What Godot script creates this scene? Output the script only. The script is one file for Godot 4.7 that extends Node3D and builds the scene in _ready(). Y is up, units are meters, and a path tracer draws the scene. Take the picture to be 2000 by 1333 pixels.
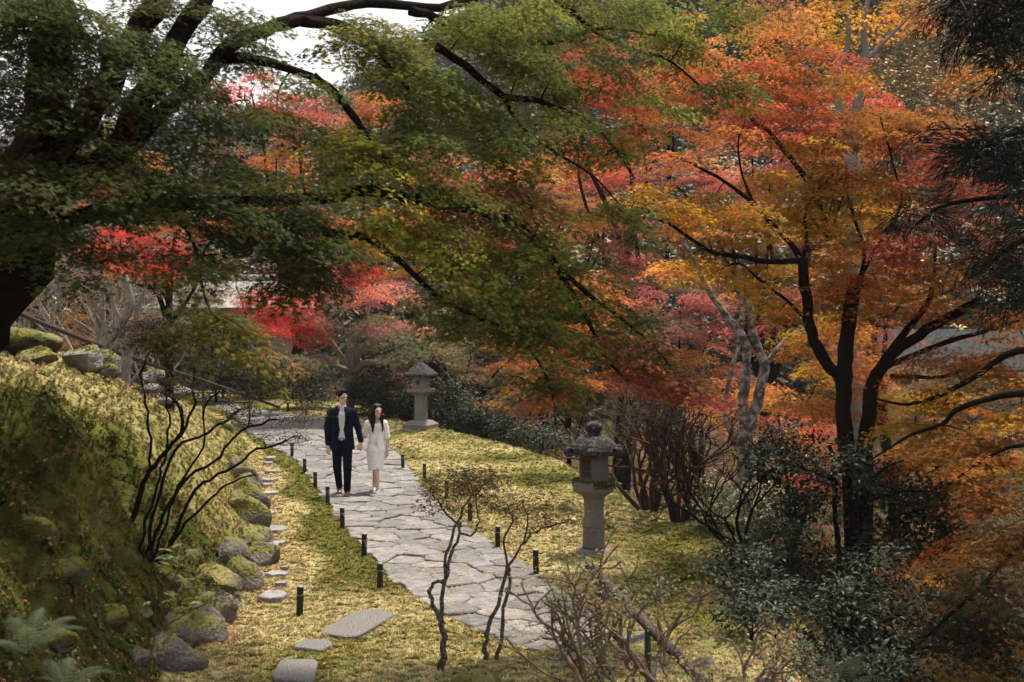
extends Node3D
# A moss garden in autumn: a flagged path between maples, two stone lanterns, a couple walking.
const F := 2300.0
var eye := Vector3(0, 2.85, 0)
var cb := Basis(Vector3.RIGHT, -0.01152)
var rng := RandomNumberGenerator.new()
var nz := FastNoiseLite.new()
var M := {}
var LM := {}
var foot_t := PackedFloat32Array()
var rx_t := PackedFloat32Array()
var pl_t := PackedFloat32Array()
var pr_t := PackedFloat32Array()
var used := {}

class Buf:
	var v := PackedVector3Array()
	var c := PackedColorArray()
	var t := PackedInt32Array()
	func add(p: Vector3, k: Color) -> int:
		v.append(p)
		c.append(k)
		return v.size() - 1
	func tri(a: int, b: int, d: int) -> void:
		t.append(a)
		t.append(b)
		t.append(d)
	func quad(a: int, b: int, d: int, e: int) -> void:
		tri(a, b, d)
		tri(a, d, e)
	func mesh(smooth := true) -> ArrayMesh:
		var arr := []
		arr.resize(Mesh.ARRAY_MAX)
		arr[Mesh.ARRAY_VERTEX] = v
		arr[Mesh.ARRAY_COLOR] = c
		arr[Mesh.ARRAY_INDEX] = t
		if smooth:
			var n := PackedVector3Array()
			n.resize(v.size())
			for i in range(0, t.size(), 3):
				var a := v[t[i]]
				var q := (v[t[i + 2]] - a).cross(v[t[i + 1]] - a)
				n[t[i]] += q
				n[t[i + 1]] += q
				n[t[i + 2]] += q
			for i in n.size():
				n[i] = n[i].normalized() if n[i].length_squared() > 1e-20 else Vector3.UP
			arr[Mesh.ARRAY_NORMAL] = n
		var m := ArrayMesh.new()
		m.add_surface_from_arrays(Mesh.PRIMITIVE_TRIANGLES, arr)
		return m
	func tube(pts: PackedVector3Array, rad: PackedFloat32Array, sides: int, k: Color, wob := 0.0, close := true) -> void:
		var n := pts.size()
		if n < 2:
			return
		var d := (pts[1] - pts[0]).normalized()
		var u := d.cross(Vector3(0.31, 0.2, 0.93)).normalized()
		var first := v.size()
		for i in n:
			if i > 0:
				d = (pts[mini(i + 1, n - 1)] - pts[i - 1]).normalized()
				u = (u - d * u.dot(d)).normalized()
			var w := d.cross(u)
			for s in sides:
				var a := TAU * s / sides
				var r := rad[i] * (1.0 + wob * (sin(a * 2.0 + i * 1.7) * 0.5 + sin(a * 3.0 - i * 2.3 + 1.0) * 0.5))
				add(pts[i] + (u * cos(a) + w * sin(a)) * r, k)
		for i in n - 1:
			for s in sides:
				var a := first + i * sides + s
				var b := first + i * sides + (s + 1) % sides
				quad(a, a + sides, b + sides, b)
		if close:
			for e in [0, n - 1]:
				var m := add(pts[e], k)
				for s in sides:
					var a: int = first + e * sides + s
					var b: int = first + e * sides + (s + 1) % sides
					if e == 0:
						tri(m, a, b)
					else:
						tri(m, b, a)
	# rings of (radius, height) turned round the y axis; flat facets when sides is small and mesh(false)
	func lathe(prof: Array, sides: int, turn: float, k: Color, at := Vector3.ZERO, top := true, bottom := true) -> void:
		var first := v.size()
		for p in prof:
			for s in sides:
				var a := turn + TAU * s / sides
				add(at + Vector3(cos(a) * p[0], p[1], sin(a) * p[0]), k)
		for i in prof.size() - 1:
			for s in sides:
				var a := first + i * sides + s
				var b := first + i * sides + (s + 1) % sides
				quad(a, b, b + sides, a + sides)
		var e := first + (prof.size() - 1) * sides
		if top:
			var m := add(at + Vector3(0, prof[-1][1], 0), k)
			for s in sides:
				tri(m, e + s, e + (s + 1) % sides)
		if bottom:
			var m := add(at + Vector3(0, prof[0][1], 0), k)
			for s in sides:
				tri(m, first + (s + 1) % sides, first + s)
	func box(x: Transform3D, h: Vector3, k: Color) -> void:
		var f := v.size()
		for i in 8:
			add(x * Vector3(h.x if i & 1 else -h.x, h.y if i & 2 else -h.y, h.z if i & 4 else -h.z), k)
		for q in [[0, 1, 3, 2], [4, 6, 7, 5], [0, 4, 5, 1], [2, 3, 7, 6], [0, 2, 6, 4], [1, 5, 7, 3]]:
			quad(f + q[0], f + q[1], f + q[2], f + q[3])

class Leaves:
	var b := PackedFloat32Array()
	func add(x: Transform3D, k: Color) -> void:
		var m := x.basis
		var o := x.origin
		b.append_array(PackedFloat32Array([m.x.x, m.y.x, m.z.x, o.x, m.x.y, m.y.y, m.z.y, o.y, m.x.z, m.y.z, m.z.z, o.z, k.r, k.g, k.b, 1.0]))

func P(px: float, py: float, d: float) -> Vector3:
	return eye + cb * Vector3((px - 1000.0) / F * d, (666.5 - py) / F * d, -d)

func table(knots: Array) -> PackedFloat32Array:
	var out := PackedFloat32Array()
	for i in 301:
		var d := i * 0.2
		var j := 0
		while j < knots.size() - 2 and knots[j + 1][0] < d:
			j += 1
		var t: float = clampf((d - knots[j][0]) / (knots[j + 1][0] - knots[j][0]), 0.0, 1.0)
		out.append(lerpf(knots[j][1], knots[j + 1][1], t))
	for k in 2:
		var s := out.duplicate()
		for i in range(2, 299):
			s[i] = (out[i - 2] + out[i - 1] + out[i] + out[i + 1] + out[i + 2]) / 5.0
		out = s
	return out

func look(t: PackedFloat32Array, d: float) -> float:
	var f := clampf(d * 5.0, 0.0, 299.0)
	var i := int(f)
	return lerpf(t[i], t[i + 1], f - i)

func ridge(a: float) -> float:
	if a < -0.15:
		return lerpf(18.0, 27.0, clampf((a + 0.45) / 0.3, 0, 1))
	if a < 0.05:
		return lerpf(27.0, 60.0, (a + 0.15) / 0.2)
	return lerpf(60.0, 84.0, clampf((a - 0.05) / 0.4, 0, 1))

# ground height
func hgt(x: float, z: float, bumps := true) -> float:
	var d := -z
	var h := 0.5 * smoothstep(20.0, 34.0, d) + clampf((d - 34.0) * 0.02, 0.0, 0.5)
	h += maxf(0.0, 8.5 - d) * 0.15
	var u := look(foot_t, d) - x
	var rough := 0.35
	if u > 0.0:
		var fade := clampf(1.0 - (d - 17.0) / 11.0 * 0.65, 0.35, 1.0)
		h += 2.6 * (1.0 - exp(-pow(u / 1.5, 1.4))) * fade
		rough = 0.35 + 0.9 * smoothstep(0.0, 0.6, u)
		h += 0.35 * clampf((u - 4.0) / 6.0, 0.0, 1.0)
	var w := x - look(rx_t, d)
	if w > 0.0:
		var drop := 5.5 * (1.0 - exp(-pow(w / 4.2, 1.25)))
		h -= drop
	if d > 40.0:
		var a := x / d
		var low := -2.5 * smoothstep(40.0, 60.0, d)
		h = lerpf(h, low - 2.0, smoothstep(40.0, 62.0, d))
		h += smoothstep(60.0, 200.0, d) * (ridge(a) + 5.0)
		h += nz.get_noise_2d(x * 0.6 + 300.0, z * 0.6) * 6.0 * smoothstep(60.0, 120.0, d)
	if bumps and d < 60.0 and d > 3.0:
		var inpath := x > look(pl_t, d) - 0.1 and x < look(pr_t, d) + 0.1 and d > 10.2 and d < 41.0
		if not inpath:
			h += (nz.get_noise_2d(x * 55.0, z * 55.0) * 0.07 + nz.get_noise_2d(x * 150.0 + 9.0, z * 150.0) * 0.05) * rough
			if u > 0.2:
				var r := 1.0 - absf(nz.get_noise_2d(x * 26.0 + d * 18.0 + 70.0, z * 40.0 - x * 20.0)) * 2.2
				var r3 := 1.0 - absf(nz.get_noise_2d(x * 95.0 + 30.0, z * 80.0 + x * 30.0)) * 2.2
				h += (r3 - 0.45) * 0.13 * smoothstep(0.2, 0.9, u) * (0.3 + 0.7 * (1.0 - smoothstep(11.0, 16.0, d)))
				h += (r - 0.45) * 0.30 * smoothstep(0.2, 1.0, u) * (0.35 + 0.65 * (1.0 - smoothstep(11.0, 16.0, d)))
	return h

func on(x: float, z: float) -> Vector3:
	return Vector3(x, hgt(x, z), z)

# where the sight line through a point of the photograph meets the ground
func G(px: float, py: float) -> Vector3:
	var q := P(px, py, 1.0) - eye
	var s := 5.0
	while s < 120.0:
		var p := eye + q * s
		if p.y < hgt(p.x, p.z, false):
			break
		s += 0.05
	var p2 := eye + q * s
	return on(p2.x, p2.z)

func slope(x: float, z: float) -> Vector3:
	var e := 0.06
	var h0 := hgt(x, z)
	return Vector3(h0 - hgt(x + e, z), e, h0 - hgt(x, z + e)).normalized()

func numbered(n: String) -> String:
	var k: int = used.get(n, 0)
	used[n] = k + 1
	return n if k == 0 else "%s_%03d" % [n, k]

func tag(o: Node, label: String, category: String, group := "", kind := "") -> void:
	if label:
		o.set_meta("label", label)
	if category:
		o.set_meta("category", category)
	if group:
		o.set_meta("group", group)
	if kind:
		o.set_meta("kind", kind)

func thing(n: String, label: String, category: String, at: Vector3, group := "") -> Node3D:
	var o := Node3D.new()
	o.name = numbered(n)
	o.position = at
	tag(o, label, category, group)
	add_child(o, true)
	return o

func obj(n: String, m: Mesh, mat: Material, parent: Node = self, kind := "") -> MeshInstance3D:
	var o := MeshInstance3D.new()
	o.name = numbered(n) if parent == self else n
	o.mesh = m
	o.material_override = mat
	if kind:
		o.set_meta("kind", kind)
	parent.add_child(o, true)
	return o

func scatter(n: String, lv: Leaves, m: Mesh, mat: Material, parent: Node = self, kind := "stuff") -> void:
	if lv.b.is_empty():
		return
	var mm := MultiMesh.new()
	mm.transform_format = MultiMesh.TRANSFORM_3D
	mm.use_colors = true
	mm.mesh = m
	mm.instance_count = lv.b.size() / 16
	mm.buffer = lv.b
	var o := MultiMeshInstance3D.new()
	o.name = numbered(n) if parent == self else n
	o.multimesh = mm
	o.material_override = mat
	o.set_meta("kind", kind)
	parent.add_child(o, true)

func rv(s := 1.0) -> Vector3:
	return Vector3(rng.randf_range(-s, s), rng.randf_range(-s, s), rng.randf_range(-s, s))

func inball() -> Vector3:
	for i in 20:
		var p := rv()
		if p.length_squared() <= 1.0:
			return p
	return Vector3.ZERO

func shade(k: Color, lo: float, hi: float) -> Color:
	var s := rng.randf_range(lo, hi)
	return Color(k.r * s * rng.randf_range(0.9, 1.1), k.g * s * rng.randf_range(0.9, 1.1), k.b * s)

func spline(p: PackedVector3Array, sub: int) -> PackedVector3Array:
	var out := PackedVector3Array()
	for i in p.size() - 1:
		var a := p[maxi(i - 1, 0)]
		var d := p[mini(i + 2, p.size() - 1)]
		for s in sub:
			out.append(p[i].cubic_interpolate(p[i + 1], a, d, float(s) / sub))
	out.append(p[-1])
	return out

# ---------------------------------------------------------------- materials
func noise_tex(freq: float, lo: Color, hi: Color, seedn: int, oct := 4, size := 512, kind := FastNoiseLite.TYPE_SIMPLEX_SMOOTH, mid := -1.0) -> NoiseTexture2D:
	var n := FastNoiseLite.new()
	n.seed = seedn
	n.noise_type = kind
	n.frequency = freq
	n.fractal_octaves = oct
	var t := NoiseTexture2D.new()
	t.width = size
	t.height = size
	t.seamless = true
	t.noise = n
	var g := Gradient.new()
	g.offsets = PackedFloat32Array([0.0, 1.0] if mid < 0.0 else [maxf(mid - 0.09, 0.0), minf(mid + 0.09, 1.0)])
	g.colors = PackedColorArray([lo, hi])
	t.color_ramp = g
	return t

func mat(n: String, k: Color, rough: float, tex: Texture2D = null, scale := 1.0, bump: Texture2D = null, height := 0.0, spec := 0.5, vertex := false) -> StandardMaterial3D:
	var m := StandardMaterial3D.new()
	m.resource_name = n
	m.albedo_color = k.linear_to_srgb()
	m.roughness = rough
	m.metallic_specular = spec
	m.vertex_color_use_as_albedo = vertex
	if tex:
		m.albedo_texture = tex
	if bump:
		m.heightmap_enabled = true
		m.heightmap_texture = bump
		m.heightmap_scale = height
	if tex or bump:
		m.uv1_triplanar = true
		m.uv1_scale = Vector3.ONE * scale
	M[n] = m
	return m

func leaf_mat(n: String, rough: float, spec: float, back: float) -> void:
	var m := mat(n, Color.WHITE, rough, null, 1.0, null, 0.0, spec, true)
	m.cull_mode = BaseMaterial3D.CULL_DISABLED
	if back > 0.0:
		m.backlight_enabled = true
		m.backlight = Color(back, back, back)

func materials() -> void:
	var grey := func(a: float) -> Color: return Color(a, a, a)
	leaf_mat("leaf", 0.6, 0.2, 1.0)
	leaf_mat("glossy_leaf", 0.42, 0.18, 0.3)
	leaf_mat("needle", 0.6, 0.3, 0.2)
	leaf_mat("moss_tuft", 0.85, 0.15, 0.5)
	leaf_mat("litter", 0.7, 0.3, 0.3)
	var grain := noise_tex(0.03, grey.call(0.62), grey.call(1.0), 4, 5)
	var bumpy := noise_tex(0.02, grey.call(0.0), grey.call(1.0), 5, 5)
	var barkb := noise_tex(0.035, grey.call(0.0), grey.call(1.0), 6, 4, 512, FastNoiseLite.TYPE_CELLULAR)
	var speck := noise_tex(0.16, grey.call(0.35), grey.call(1.0), 7, 3)
	var blotch := noise_tex(0.018, grey.call(0.52), grey.call(1.0), 8, 5, 512, FastNoiseLite.TYPE_SIMPLEX_SMOOTH, 0.52)
	var lichen := noise_tex(0.03, grey.call(0.42), grey.call(0.85), 9, 5, 512, FastNoiseLite.TYPE_SIMPLEX_SMOOTH, 0.68)
	mat("bark_dark", Color(0.020, 0.0155, 0.0125), 0.95, grain, 1.6, barkb, 2.0, 0.1)
	mat("bark_brown", Color(0.075, 0.053, 0.040), 0.9, grain, 3.0, barkb, 1.0, 0.2)
	mat("bark_slim", Color(0.14, 0.115, 0.098), 0.9, blotch, 3.0, barkb, 0.8, 0.2)
	mat("bark_pale", Color(0.25, 0.212, 0.182), 0.9, blotch, 0.6, barkb, 1.5, 0.2)
	mat("bark_grey", Color(0.27, 0.235, 0.21), 0.9, grain, 2.5, barkb, 1.5, 0.2)
	mat("ground", Color.WHITE, 0.95, grain, 1.1, bumpy, 3.0, 0.1, true)
	mat("rock", Color.WHITE, 0.9, grain, 1.7, bumpy, 3.0, 0.25, true)
	mat("flagstone", Color.WHITE, 0.8, noise_tex(0.012, grey.call(0.68), grey.call(1.0), 14, 6), 0.8, noise_tex(0.03, grey.call(0.0), grey.call(1.0), 15, 5), 1.6, 0.35, true)
	mat("aggregate", Color(0.44, 0.41, 0.39), 0.85, noise_tex(0.11, grey.call(0.25), grey.call(1.0), 16, 2, 512, FastNoiseLite.TYPE_CELLULAR), 1.4, noise_tex(0.11, grey.call(1.0), grey.call(0.0), 16, 2, 512, FastNoiseLite.TYPE_CELLULAR), 1.2, 0.4)
	mat("granite", Color(0.34, 0.305, 0.275), 0.9, speck, 1.1, bumpy, 1.5, 0.3)
	mat("granite_grey", Color(0.26, 0.24, 0.22), 0.9, speck, 1.1, bumpy, 1.5, 0.3)
	mat("weathered", Color(0.20, 0.19, 0.178), 0.95, lichen, 1.1, bumpy, 2.0, 0.2)
	mat("lichened", Color(0.25, 0.235, 0.23), 0.95, blotch, 1.2, bumpy, 1.5, 0.2)
	mat("mossy", Color.WHITE, 0.95, grain, 4.0, speck, 3.0, 0.1, true)
	mat("post", Color(0.022, 0.017, 0.015), 0.6, grain, 3.0, null, 0.0, 0.4)
	mat("cap", Color(0.20, 0.21, 0.23), 0.45, null, 1.0, null, 0.0, 0.6)
	mat("rope", Color(0.20, 0.18, 0.14), 0.9)
	mat("rail", Color(0.075, 0.060, 0.054), 0.8, grain, 2.0, null, 0.0, 0.2)
	mat("rail_post", Color(0.022, 0.025, 0.023), 0.6)
	mat("wood_lattice", Color(0.09, 0.055, 0.035), 0.8, grain, 4.0)
	mat("hollow", Color(0.02, 0.016, 0.013), 0.9)  # flat dark panel on a solid firebox, shade of an opening put into its colour
	mat("skin", Color(0.50, 0.31, 0.225), 0.55, null, 1.0, null, 0.0, 0.4, true)
	mat("navy", Color(0.008, 0.012, 0.024), 0.9, null, 3.0, bumpy, 4.0, 0.12)
	mat("trouser", Color(0.006, 0.009, 0.018), 0.9, null, 3.0, bumpy, 4.0, 0.12)
	mat("shirt", Color(0.70, 0.70, 0.74), 0.8, null, 4.0, bumpy, 3.0, 0.2)
	mat("dress", Color(0.74, 0.71, 0.68), 0.8, null, 2.0, bumpy, 1.2, 0.2)
	mat("hair", Color(0.010, 0.0075, 0.0065), 0.55, null, 1.0, null, 0.0, 0.2)
	mat("leather", Color(0.12, 0.042, 0.018), 0.3, null, 1.0, null, 0.0, 0.5)
	mat("white_leather", Color(0.75, 0.74, 0.72), 0.35)
	mat("black_frame", Color(0.01, 0.01, 0.01), 0.3)
	mat("eye_dark", Color(0.02, 0.012, 0.01), 0.25)
	mat("lip", Color(0.42, 0.13, 0.11), 0.5)
	mat("brass", Color(0.5, 0.42, 0.28), 0.35).metallic = 0.8
	mat("tile_roof", Color(0.17, 0.165, 0.16), 0.6)
	mat("plaster", Color(0.16, 0.14, 0.12), 0.9)
	mat("bark_pink", Color(0.17, 0.12, 0.095), 0.9, grain, 3.0, barkb, 1.0, 0.2)
	mat("concrete", Color(0.26, 0.29, 0.265), 0.9, grain, 0.3)

func _ready() -> void:
	var cam := Camera3D.new()
	cam.name = "camera"
	var attr := CameraAttributesPhysical.new()
	attr.frustum_focal_length = 41.4
	attr.frustum_focus_distance = 18.0
	attr.frustum_near = 0.1
	attr.frustum_far = 1500.0
	attr.exposure_aperture = 3.2
	cam.attributes = attr
	cam.fov = rad_to_deg(2.0 * atan(666.5 / F))
	cam.near = 0.1
	cam.far = 1500.0
	cam.transform = Transform3D(cb, eye)
	add_child(cam)
	var env := Environment.new()
	env.background_mode = Environment.BG_SKY
	var sky := Sky.new()
	var sm := ProceduralSkyMaterial.new()
	sm.sky_top_color = Color(0.93, 0.945, 0.975)
	sm.sky_horizon_color = Color(0.99, 0.985, 0.98)
	sm.sky_curve = 0.25
	sm.ground_bottom_color = Color(0.20, 0.19, 0.15)
	sm.ground_horizon_color = Color(0.45, 0.45, 0.44)
	sm.sun_angle_max = 1.0
	sky.sky_material = sm
	env.sky = sky
	env.background_energy_multiplier = 0.64
	env.tonemap_mode = Environment.TONE_MAPPER_LINEAR
	env.tonemap_exposure = 2.2
	env.fog_enabled = true
	env.fog_density = 0.00018
	env.fog_light_color = Color(0.93, 0.92, 0.92)
	env.sdfgi_enabled = true
	env.ssao_enabled = true
	env.ssil_enabled = true
	var we := WorldEnvironment.new()
	we.name = "environment"
	we.environment = env
	add_child(we)
	var sun := DirectionalLight3D.new()
	sun.name = "sun"
	sun.light_energy = 1.45
	sun.light_color = Color(1.0, 0.955, 0.89)
	sun.light_angular_distance = 3.0
	sun.shadow_enabled = true
	add_child(sun)
	sun.look_at_from_position(Vector3(2.5, 12, -4.5), Vector3.ZERO)

	rng.seed = 1
	nz.seed = 5
	nz.frequency = 0.02
	nz.fractal_octaves = 2
	foot_t = table([[0, -2.2], [6, -2.6], [9.6, -2.8], [11.3, -2.85], [12.8, -2.9], [14.9, -3.17], [18.2, -3.96], [22.5, -5.1], [26, -5.75], [30, -7.3], [36, -10.2], [45, -17.0], [60, -30]])
	rx_t = table([[0, 1.6], [7, 1.7], [9.5, 2.1], [11, 2.55], [13, 2.9], [15, 3.05], [17.5, 2.6], [18.8, 2.1], [24, 1.0], [26, 0.1], [28.3, -1.3], [31, -3.3], [34, -4.2], [40, -6.5], [50, -11], [60, -14]])
	pl_t = table([[0, 0.4], [10.3, 0.4], [10.6, -0.1], [11.5, -0.62], [13.1, -1.31], [16, -2.16], [19, -2.95], [22.6, -3.92], [24.6, -4.55], [26, -5.3], [27.4, -6.0], [31.5, -7.4], [35.3, -9.0], [41, -11.4], [60, -20]])
	pr_t = table([[0, 0.8], [10.3, 0.8], [11.1, 0.98], [13.1, 0.36], [15.2, -0.24], [17.7, -0.9], [20.5, -1.52], [23.8, -2.17], [27, -3.0], [29.5, -4.2], [31.4, -5.3], [32.5, -6.4], [34, -7.6], [37, -9.2], [41, -11.0], [60, -19.5]])
	var t0 := Time.get_ticks_msec()
	materials()
	leaf_meshes()
	ground()
	path()
	print("ground ", Time.get_ticks_msec() - t0)
	far_land()
	near_maple()
	right_maples()
	print("near trees ", Time.get_ticks_msec() - t0)
	backdrop()
	print("backdrop ", Time.get_ticks_msec() - t0)
	shrubs()
	print("shrubs ", Time.get_ticks_msec() - t0)
	stones()
	fences()
	lanterns()
	print("objects ", Time.get_ticks_msec() - t0)
	people()
	print("people ", Time.get_ticks_msec() - t0)
	moss()
	print("moss ", Time.get_ticks_msec() - t0)
	var said := {
		"ground": ["rolling moss garden ground with a bank falling away on the right", "ground"],
		"path": ["path of irregular grey flagstones curving up past the couple", "path"],
		"hillside_forest": ["dark green conifer forest on the hillside beyond the valley", "forest"],
		"golden_forest": ["pale golden stand of trees on the far slope", "forest"],
		"undergrowth": ["mixed brown and green undergrowth in the valley below the lawn", "undergrowth"],
		"bank_foliage": ["dark leafy ground cover on the right bank", "foliage"],
		"moss": ["yellow and green moss covering the mound, strip and lawn", "moss"],
		"fallen_leaves": ["small red, brown and yellow leaves fallen on moss and path", "leaves"]}
	for c in get_children():
		if said.has(str(c.name)):
			tag(c, said[str(c.name)][0], said[str(c.name)][1])

# ---------------------------------------------------------------- leaves
func star_leaf(b: Buf, at: Vector3, x: Basis, s: float, k: Color, fine: bool) -> void:
	var o := b.add(at, Color(k.r * 0.9, k.g * 0.9, k.b * 0.9))
	var ang: Array = [0.0, 0.72, 1.45, 2.25] if fine else [0.0, 0.85, 1.75]
	var rad: Array = [1.0, 0.86, 0.62, 0.34] if fine else [1.0, 0.82, 0.5]
	var ring := PackedInt32Array()
	for i in range(ang.size() - 1, -1, -1):
		ring.append(b.add(at + x * Vector3(-sin(ang[i]) * rad[i] * s, -0.16 * rad[i] * s, cos(ang[i]) * rad[i] * s), k))
		if i > 0:
			var m: float = (ang[i] + ang[i - 1]) / 2.0
			ring.append(b.add(at + x * Vector3(-sin(m) * 0.30 * s, 0.03 * s, cos(m) * 0.36 * s), k))
	for i in range(1, ang.size()):
		var m: float = (ang[i] + ang[i - 1]) / 2.0
		ring.append(b.add(at + x * Vector3(sin(m) * 0.30 * s, 0.03 * s, cos(m) * 0.36 * s), k))
		ring.append(b.add(at + x * Vector3(sin(ang[i]) * rad[i] * s, -0.16 * rad[i] * s, cos(ang[i]) * rad[i] * s), k))
	for i in ring.size() - 1:
		b.tri(o, ring[i], ring[i + 1])

func oval_leaf(b: Buf, at: Vector3, x: Basis, s: float, w: float, k: Color) -> void:
	var a := b.add(at, k)
	var l := b.add(at + x * Vector3(-w * s, 0.08 * s, 0.45 * s), k)
	var m := b.add(at + x * Vector3(0, -0.02 * s, 0.55 * s), k)
	var r := b.add(at + x * Vector3(w * s, 0.08 * s, 0.45 * s), k)
	var e := b.add(at + x * Vector3(0, -0.12 * s, s), k)
	b.tri(a, l, m)
	b.tri(a, m, r)
	b.tri(l, e, m)
	b.tri(m, e, r)

# a flat bough tip: leaves in a disc round a few fine twigs
func spray(n: int, r: float, s: float, kind: String, flat := 0.12) -> ArrayMesh:
	var b := Buf.new()
	for i in n:
		var a := rng.randf() * TAU
		var q := sqrt(rng.randf())
		var at := Vector3(sin(a) * q * r, (rng.randf() - 0.5) * flat * 2.0 * r - q * q * r * 0.22, cos(a) * q * r)
		var turn := Basis(Vector3.UP, a + rng.randf_range(-0.9, 0.9)) * Basis(Vector3.RIGHT, rng.randf_range(-0.1, 0.75)) * Basis(Vector3.BACK, rng.randf_range(-0.5, 0.5))
		var g := rng.randf_range(0.62, 1.25)
		var k := Color(g * rng.randf_range(0.85, 1.2), g * rng.randf_range(0.85, 1.15), g * rng.randf_range(0.8, 1.2))
		var z := s * rng.randf_range(0.65, 1.2)
		if kind == "fine":
			star_leaf(b, at, turn, z, k, true)
		elif kind == "star":
			star_leaf(b, at, turn, z, k, false)
		elif kind == "oval":
			oval_leaf(b, at, turn * Basis(Vector3.RIGHT, rng.randf_range(-0.9, 0.3)), z, 0.24, k)
		else:
			oval_leaf(b, at, turn, z, 0.05, k)
	for i in 5:
		var a := TAU * i / 5.0 + rng.randf()
		var w := 0.004 + r * 0.006
		var e := Vector3(sin(a) * r * 0.9, -r * 0.16, cos(a) * r * 0.9)
		var side := Vector3(cos(a), 0.3, -sin(a)) * w
		var dark := Color(0.25, 0.22, 0.2)
		b.tri(b.add(-side, dark), b.add(side, dark), b.add(e, dark))
	return b.mesh(false)

func leaf_meshes() -> void:
	rng.seed = 11
	LM.near = spray(110, 0.30, 0.037, "fine", 0.14)
	LM.mid = spray(80, 0.36, 0.055, "star", 0.12)
	LM.far = spray(110, 0.62, 0.082, "star", 0.12)
	LM.oval = spray(34, 0.22, 0.085, "oval", 0.5)
	LM.small = spray(40, 0.16, 0.034, "oval", 0.5)
	LM.sparse = spray(15, 0.12, 0.045, "oval", 0.5)
	LM.hedge = spray(48, 0.26, 0.075, "oval", 0.6)
	LM.needle = spray(90, 0.42, 0.15, "needle", 0.16)
	var f := Buf.new()
	var base := Color(1, 1, 1)
	for side in [-1.0, 1.0]:
		for i in 16:
			var t := (i + 1) / 17.0
			var l := 0.19 * sin(PI * pow(t, 0.62)) + 0.015
			var p := Vector3(0, 0.28 * sin(t * 2.3), t * 0.75)
			var e := p + Vector3(side * l, -0.03, l * 0.45)
			var w := Vector3(0, 0.004, 0.021)
			f.tri(f.add(p - w, base), f.add(p + w, base), f.add(e, base))
	LM.frond = f.mesh(false)
	var m := Buf.new()
	for i in 16:
		var a := TAU * i / 16.0 + rng.randf() * 0.4
		var l := rng.randf_range(0.012, 0.038)
		var h := rng.randf_range(0.006, 0.034)
		var d := Vector3(cos(a), 0, sin(a))
		var s := Vector3(-sin(a), 0, cos(a)) * 0.0065
		var g := rng.randf_range(0.7, 1.3)
		var k := Color(g, g, g)
		m.tri(m.add(d * 0.004 - s, k), m.add(d * l + Vector3(0, h, 0), k * 1.1), m.add(d * 0.004 + s, k))
	LM.moss = m.mesh(false)
	var sl := Buf.new()
	star_leaf(sl, Vector3.ZERO, Basis(), 0.036, Color.WHITE, false)
	LM.single = sl.mesh(false)
	# conifer for the far slopes
	for v in 2:
		var c := Buf.new()
		var hh := 1.0
		for i in 1300:
			var t := 1.0 - sqrt(rng.randf())
			var a := rng.randf() * TAU
			var r := (0.03 + (0.19 if v == 0 else 0.24) * (1.0 - t)) * (1.0 + 0.22 * sin(a * 3.0 + t * 40.0)) * sqrt(rng.randf_range(0.45, 1.0))
			var o := Vector3(cos(a) * r, 0.06 + t * 0.93, sin(a) * r)
			var l := rng.randf_range(0.018, 0.04)
			var out := Vector3(cos(a), rng.randf_range(-0.7, 0.5), sin(a)) * l
			var s := Vector3(-sin(a), rng.randf_range(-0.5, 0.5), cos(a)) * l * 0.42
			var g := rng.randf_range(0.55, 1.3)
			var k := Color(g, g, g)
			c.tri(c.add(o - s, k), c.add(o + s, k), c.add(o + out, k))
		c.tube(PackedVector3Array([Vector3(0, -0.1, 0), Vector3(0, hh, 0)]), PackedFloat32Array([0.012, 0.002]), 4, Color(0.5, 0.42, 0.36))
		LM["conifer%d" % v] = c.mesh(false)

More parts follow.
